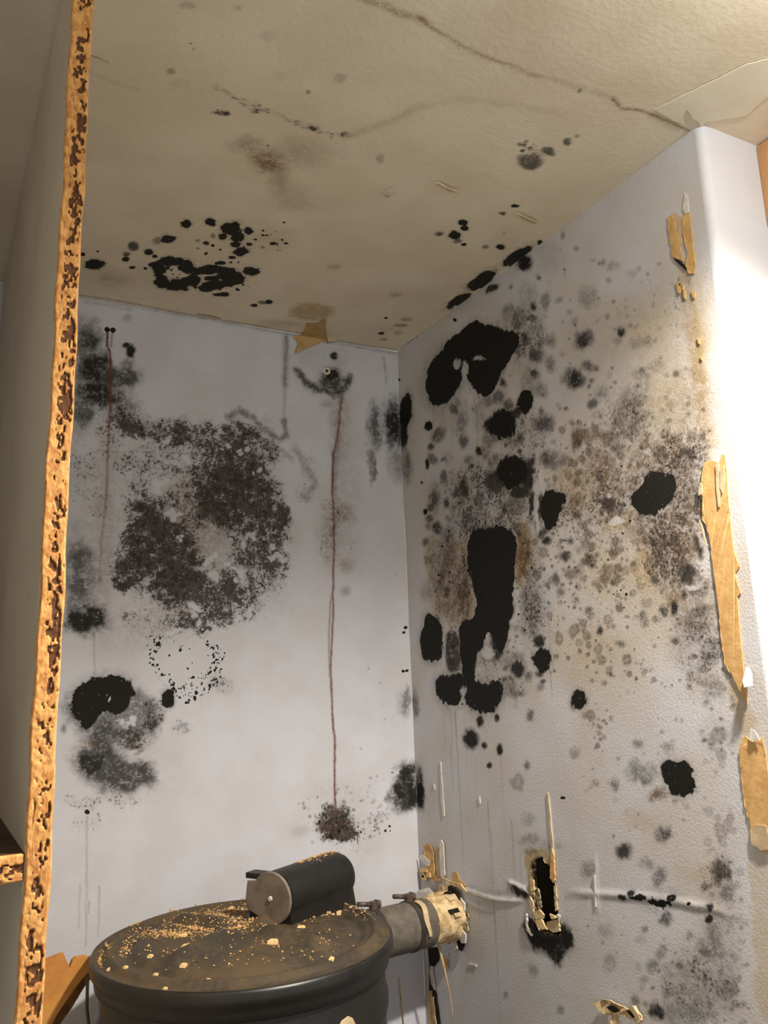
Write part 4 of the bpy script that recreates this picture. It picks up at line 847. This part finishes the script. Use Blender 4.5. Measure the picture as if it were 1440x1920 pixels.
part('paper_strap', M['paper_pale'], hz_, strapf, 'cream paper strip stuck on the hose')
# pipe stub caked with plaster
ps = MB(); rr2 = random.Random(8); Rp = []; nn_ = 40; ph = [rr2.uniform(0, 6.28) for _ in range(6)]
tt = np.linspace(tC-.004, Lp+.004, 16)
side = np.cross(dv, up); side /= np.linalg.norm(side); up2 = np.cross(side, dv)
for k, s_ in enumerate(tt):
    q = k/15; ring_ = []
    for j in range(nn_):
        a = 2*math.pi*j/nn_
        r = rh-.001+.003*q+.0022*math.sin(3*a+ph[0]+q*5)*q+.0018*math.sin(7*a+ph[1]+q*9)+rr2.uniform(-.0009, .0009)+(.004 if q > .7 and math.sin(a*2+ph[2]) > .5 else 0)
        ring_.append(p0+dv*s_+side*r*math.cos(a)+up2*r*math.sin(a))
    Rp.append(ring_)
ps.rings(Rp, True, True); stub = ps.build('plastered_pipe_stub', M['plaster'], hz_); autosmooth(stub, 60); stub['label'] = 'pipe end caked with cracked cream plaster'
# broken collar on the wall around the pipe
for k in range(15):
    a = 2*math.pi*k/15; r = .045+rr2.uniform(0, .008); cpx = []
    for da, dr in ((-.20, -.008), (.2, -.008), (.26, .003), (.05, .010), (-.22, .005)):
        q = p1+np.array([0, math.cos(a+da), math.sin(a+da)])*(r+dr); cpx.append(tuple(proj(q)))
    strip('pipe_collar_fragment', cpx, rr2.choice(['plaster', 'chip_white', 'rot', 'gypsum']), wr, lift=.001+rr2.uniform(0, .005), amp=.7, step=5, thick=.003)
for k in range(10):
    a = rr2.uniform(-.5, 2.2); s_ = tC+(Lp-tC)*rr2.uniform(.2, .95); c_ = p0+dv*s_+(side*math.cos(a)+up2*math.sin(a))*(rh+.004)
    u1 = dv*rr2.uniform(.006, .016); u2 = (side*math.sin(a)-up2*math.cos(a))*rr2.uniform(.003, .007); nr = (side*math.cos(a)+up2*math.sin(a))*.003
    P8 = [c_-u1-u2-nr, c_+u1*.8-u2-nr, c_+u1+u2-nr, c_-u1*.7+u2-nr, c_-u1-u2+nr*.3, c_+u1*.8-u2+nr*.4, c_+u1+u2+nr*.3, c_-u1*.7+u2+nr*.2]
    MB().hexa(P8).build('plaster_flake', M[rr2.choice(['plaster', 'paper_pale', 'rot', 'woodchip'])], stub)
# gauze of loose paper over the pipe
strip('torn_strip', [(790,1690),(797,1668),(815,1662),(835,1680),(842,1686),(832,1694),(812,1696)], 'chip_white', wr, lift=.012, curl=wob(.006), label='loose grey paper over the pipe')
strip('torn_strip', [(818,1686),(838,1682),(844,1690),(830,1694),(815,1695)], 'rot', wr, lift=.022)
# fibre hanging from the pipe
fx = [(802,1720),(808,1735),(816,1752),(824,1780),(832,1810),(838,1840),(843,1862),(848,1890),(850,1925)]
fy = [at(x, y, 0, XR-.05*max(0, 1-k/7)-.012) for k, (x, y) in enumerate(fx)]
MBf = MB().tube(fy, [.0020, .0022, .0024, .0024, .0022, .0018, .0012, .0009, .0007], 8)
fo = MBf.build('plant_fibre', M['fibre'], None, True); tag(fo, 'long cream fibre hanging down from the plastered pipe', 'fibre')
fx = [(748,1832),(751,1860),(754,1890),(757,1925)]
fo = MB().tube([at(x, y, 1, YB-.004) for x, y in fx], [.0008, .0012, .0014, .0012], 6).build('plant_fibre', M['fibre'], None, True); tag(fo, 'short cream fibre on the back wall beside the tank', 'fibre')

# ------------------------------------------------------------------ sawdust and chips on the lid
def on_lid(x, y):
    h = LZ+.01
    for _ in range(4):
        p = at(x, y, 2, h); r = math.hypot(p[0]-LC[0], p[1]-LC[1]); a = math.atan2(p[1]-LC[1], p[0]-LC[0])
        h = LZ+lid_h(min(r, LR*.955), a)
    return np.array([p[0], p[1], h]), r
rs = random.Random(31)
def crumb(mb, c, s):
    q = [Vector((rs.gauss(0, 1), rs.gauss(0, 1), rs.gauss(0, 1))).normalized()*s*rs.uniform(.6, 1.2) for _ in range(6)]
    o = [(1,0,0),(-1,0,0),(0,1,0),(0,-1,0),(0,0,1),(0,0,-1)]
    v = [np.array(c)+np.array(o[i])*s*rs.uniform(.5, 1.2)+np.array(q[i])*.25 for i in range(6)]
    mb.add(v, [(0,2,4),(2,1,4),(1,3,4),(3,0,4),(2,0,5),(1,2,5),(3,1,5),(0,3,5)])
sd_ = MB()
clusters = [(380,1728,70,16,420),(430,1712,44,12,260),(300,1752,44,8,170),(340,1752,60,6,150),(270,1745,30,8,60),(450,1735,30,14,120),(240,1775,8,16,40),(230,1790,10,8,20),(186,1806,6,10,40),(190,1790,6,10,18),(200,1775,10,8,16),(455,1695,12,5,60),
            (505,1765,16,5,36),(570,1722,14,5,30),(615,1712,20,6,70),(650,1706,30,4,60),(690,1715,20,6,34),(560,1780,60,20,14),(400,1790,120,28,40),(600,1760,70,24,26),(300,1800,60,20,22),(470,1800,100,20,14)]
for x, y, sx, sy, n in clusters:
    for _ in range(n):
        p, r = on_lid(rs.gauss(x, sx*.6), rs.gauss(y, sy*.6))
        if r > LR*.95: continue
        s_ = rs.uniform(.0006, .0019)*(1 if rs.random() < .9 else 1.7); crumb(sd_, p+np.array([0, 0, s_*.5]), s_)
for _ in range(240):     # on the housing
    s_ = rs.uniform(.35, .95)*Lh; a = math.pi/2+rs.gauss(.12, .22); rr_ = rH+.0004
    p = base+ax_*s_+sd*rr_*math.cos(a)+up*(hb+rr_*math.sin(a)); 
    if s_ > Lh*.85: p = p-up*.003
    q = rs.uniform(.0006, .0016); crumb(sd_, p, q)
so = sd_.build('sawdust', M['sawdust']); tag(so, 'loose orange sawdust scattered over the tank lid', 'sawdust', kind='stuff')
chips = [(512,1767,10,5,'largest orange wood chip in the middle of the lid'),(350,1775,9,3,'flat pale wood chip lying left of the lid centre'),(344,1814,6,5,'round pale crumb of wood left on the lid'),(390,1841,5,5,'pale wood crumb close to the front rim'),
         (292,1823,5,3,'pale wood crumb near the left front of the lid'),(204,1819,3,6,'white wood sliver standing at the left rim'),(622,1798,5,5,'wood crumb right of the lid centre'),(434,1704,6,4,'white wood crumb beside the motor housing'),(565,1739,7,3,'orange wood chip in front of the motor housing'),
         (282,1794,5,4,'wood crumb at the left side of the lid'),(345,1755,6,4,'greenish wood crumb among the sawdust'),(632,1713,10,5,'orange wood chip behind the housing foot'),(235,1827,4,3,'small wood crumb near the left rim'),(310,1855,4,3,'tiny white crumb on the front rim')]
for x, y, a, b, lab in chips:
    p, r = on_lid(x, y); mb = MB(); a *= .00085; b *= .00085*(1.6); h = min(a, b)*.7
    qv = [(rs.uniform(.8, 1.1), rs.uniform(.8, 1.1)) for _ in range(8)]; al = .5; ca, sa = math.cos(al), math.sin(al)
    v = []
    for k, (zx, sc_) in enumerate(((0, 1), (h, .75))):
        for i, (ix, iy) in enumerate(((-1,-.6),(.7,-1),(1,.5),(-.5,1))):
            X = ix*a*sc_*qv[i][0]; Y = iy*b*sc_*qv[i][1]; v.append((p[0]+X*CR[0]-Y*CR[1], p[1]+X*CR[1]+Y*CR[0], p[2]+zx-.0003))
    o = mb.hexa(v).build('wood_chip', M['woodchip']); tag(o, lab, 'wood chip', 'wood chips on the tank lid')

# ------------------------------------------------------------------ broken hardboard between shelving unit and tank
YBd = 1.33
bp = [(60,1806),(88,1801),(100,1796),(112,1791),(120,1790),(126,1805),(131,1814),(136,1802),(142,1797),(158,1794),(178,1797),(180,1815),(172,1826),(150,1858),(128,1895),(112,1915),(84,1960),(60,1990)]
xm = pl(YBd, 1.2)+TH+.0008
def brd(mb):
    P = [at(x, y, 1, YBd) for x, y in jag(bp, 9, .9, rj)]; P = [p for p in P if p[0] > xm+.0005]
    zt_, zb_ = P[0][2], P[-1][2]; P = [np.array([xm, YBd, zt_])] + P + [np.array([xm, YBd, zb_-.01])]
    k = len(P); T = np.array([.0, .012, 0]); bot = [p+T for p in P]
    mb.add(P+bot, [tuple(range(k)), tuple(range(2*k-1, k-1, -1))]+[(i, (i+1) % k, k+(i+1) % k, k+i) for i in range(k)])
bd = part('broken_hardboard', M['board'], None, brd); strip('shade_strip', [(176,1812),(174,1828),(150,1862),(128,1898),(112,1920),(84,1965),(84,1944),(110,1898),(130,1868),(152,1838)], 'board_shade', bd, 1, YBd, lift=.0004, thick=.002, label='dark strip standing in for shade along the lower edge'); tag(bd, 'broken orange hardboard piece with jagged top beside the tank', 'board')  # thin dark strip added as painted shade along the diagonal edge
# scrap at the bottom edge in front of the tank
def scr(mb):
    c_ = at(652, 1916, 1, LC[1]-.17); d = np.array([c_[0]-LC[0], c_[1]-LC[1]]); d = d/np.linalg.norm(d)*.2005; px_ = [(634,1925),(640,1914),(652,1905),(658,1908),(666,1925),(664,1950),(640,1950)]
    P = []
    for x, y in px_:
        rv = ray(x, y); o2 = np.array([0., 0]) - LC; a2 = rv[:2]@rv[:2]; b2 = 2*o2@rv[:2]; c2 = o2@o2-.2012**2; s_ = (-b2-math.sqrt(b2*b2-4*a2*c2))/(2*a2)
        P.append(CAM+rv*s_)
    nr = np.array([d[0], d[1], 0]); nr /= np.linalg.norm(nr); k = len(P)
    mb.add([p+nr*.003 for p in P]+P, [tuple(range(k)), tuple(range(2*k-1, k-1, -1))]+[(i, (i+1) % k, k+(i+1) % k, k+i) for i in range(k)])
sc2 = part('paper_scrap', M['paper_pale'], None, scr); tag(sc2, 'cream torn scrap stuck on the front of the tank', 'scrap')
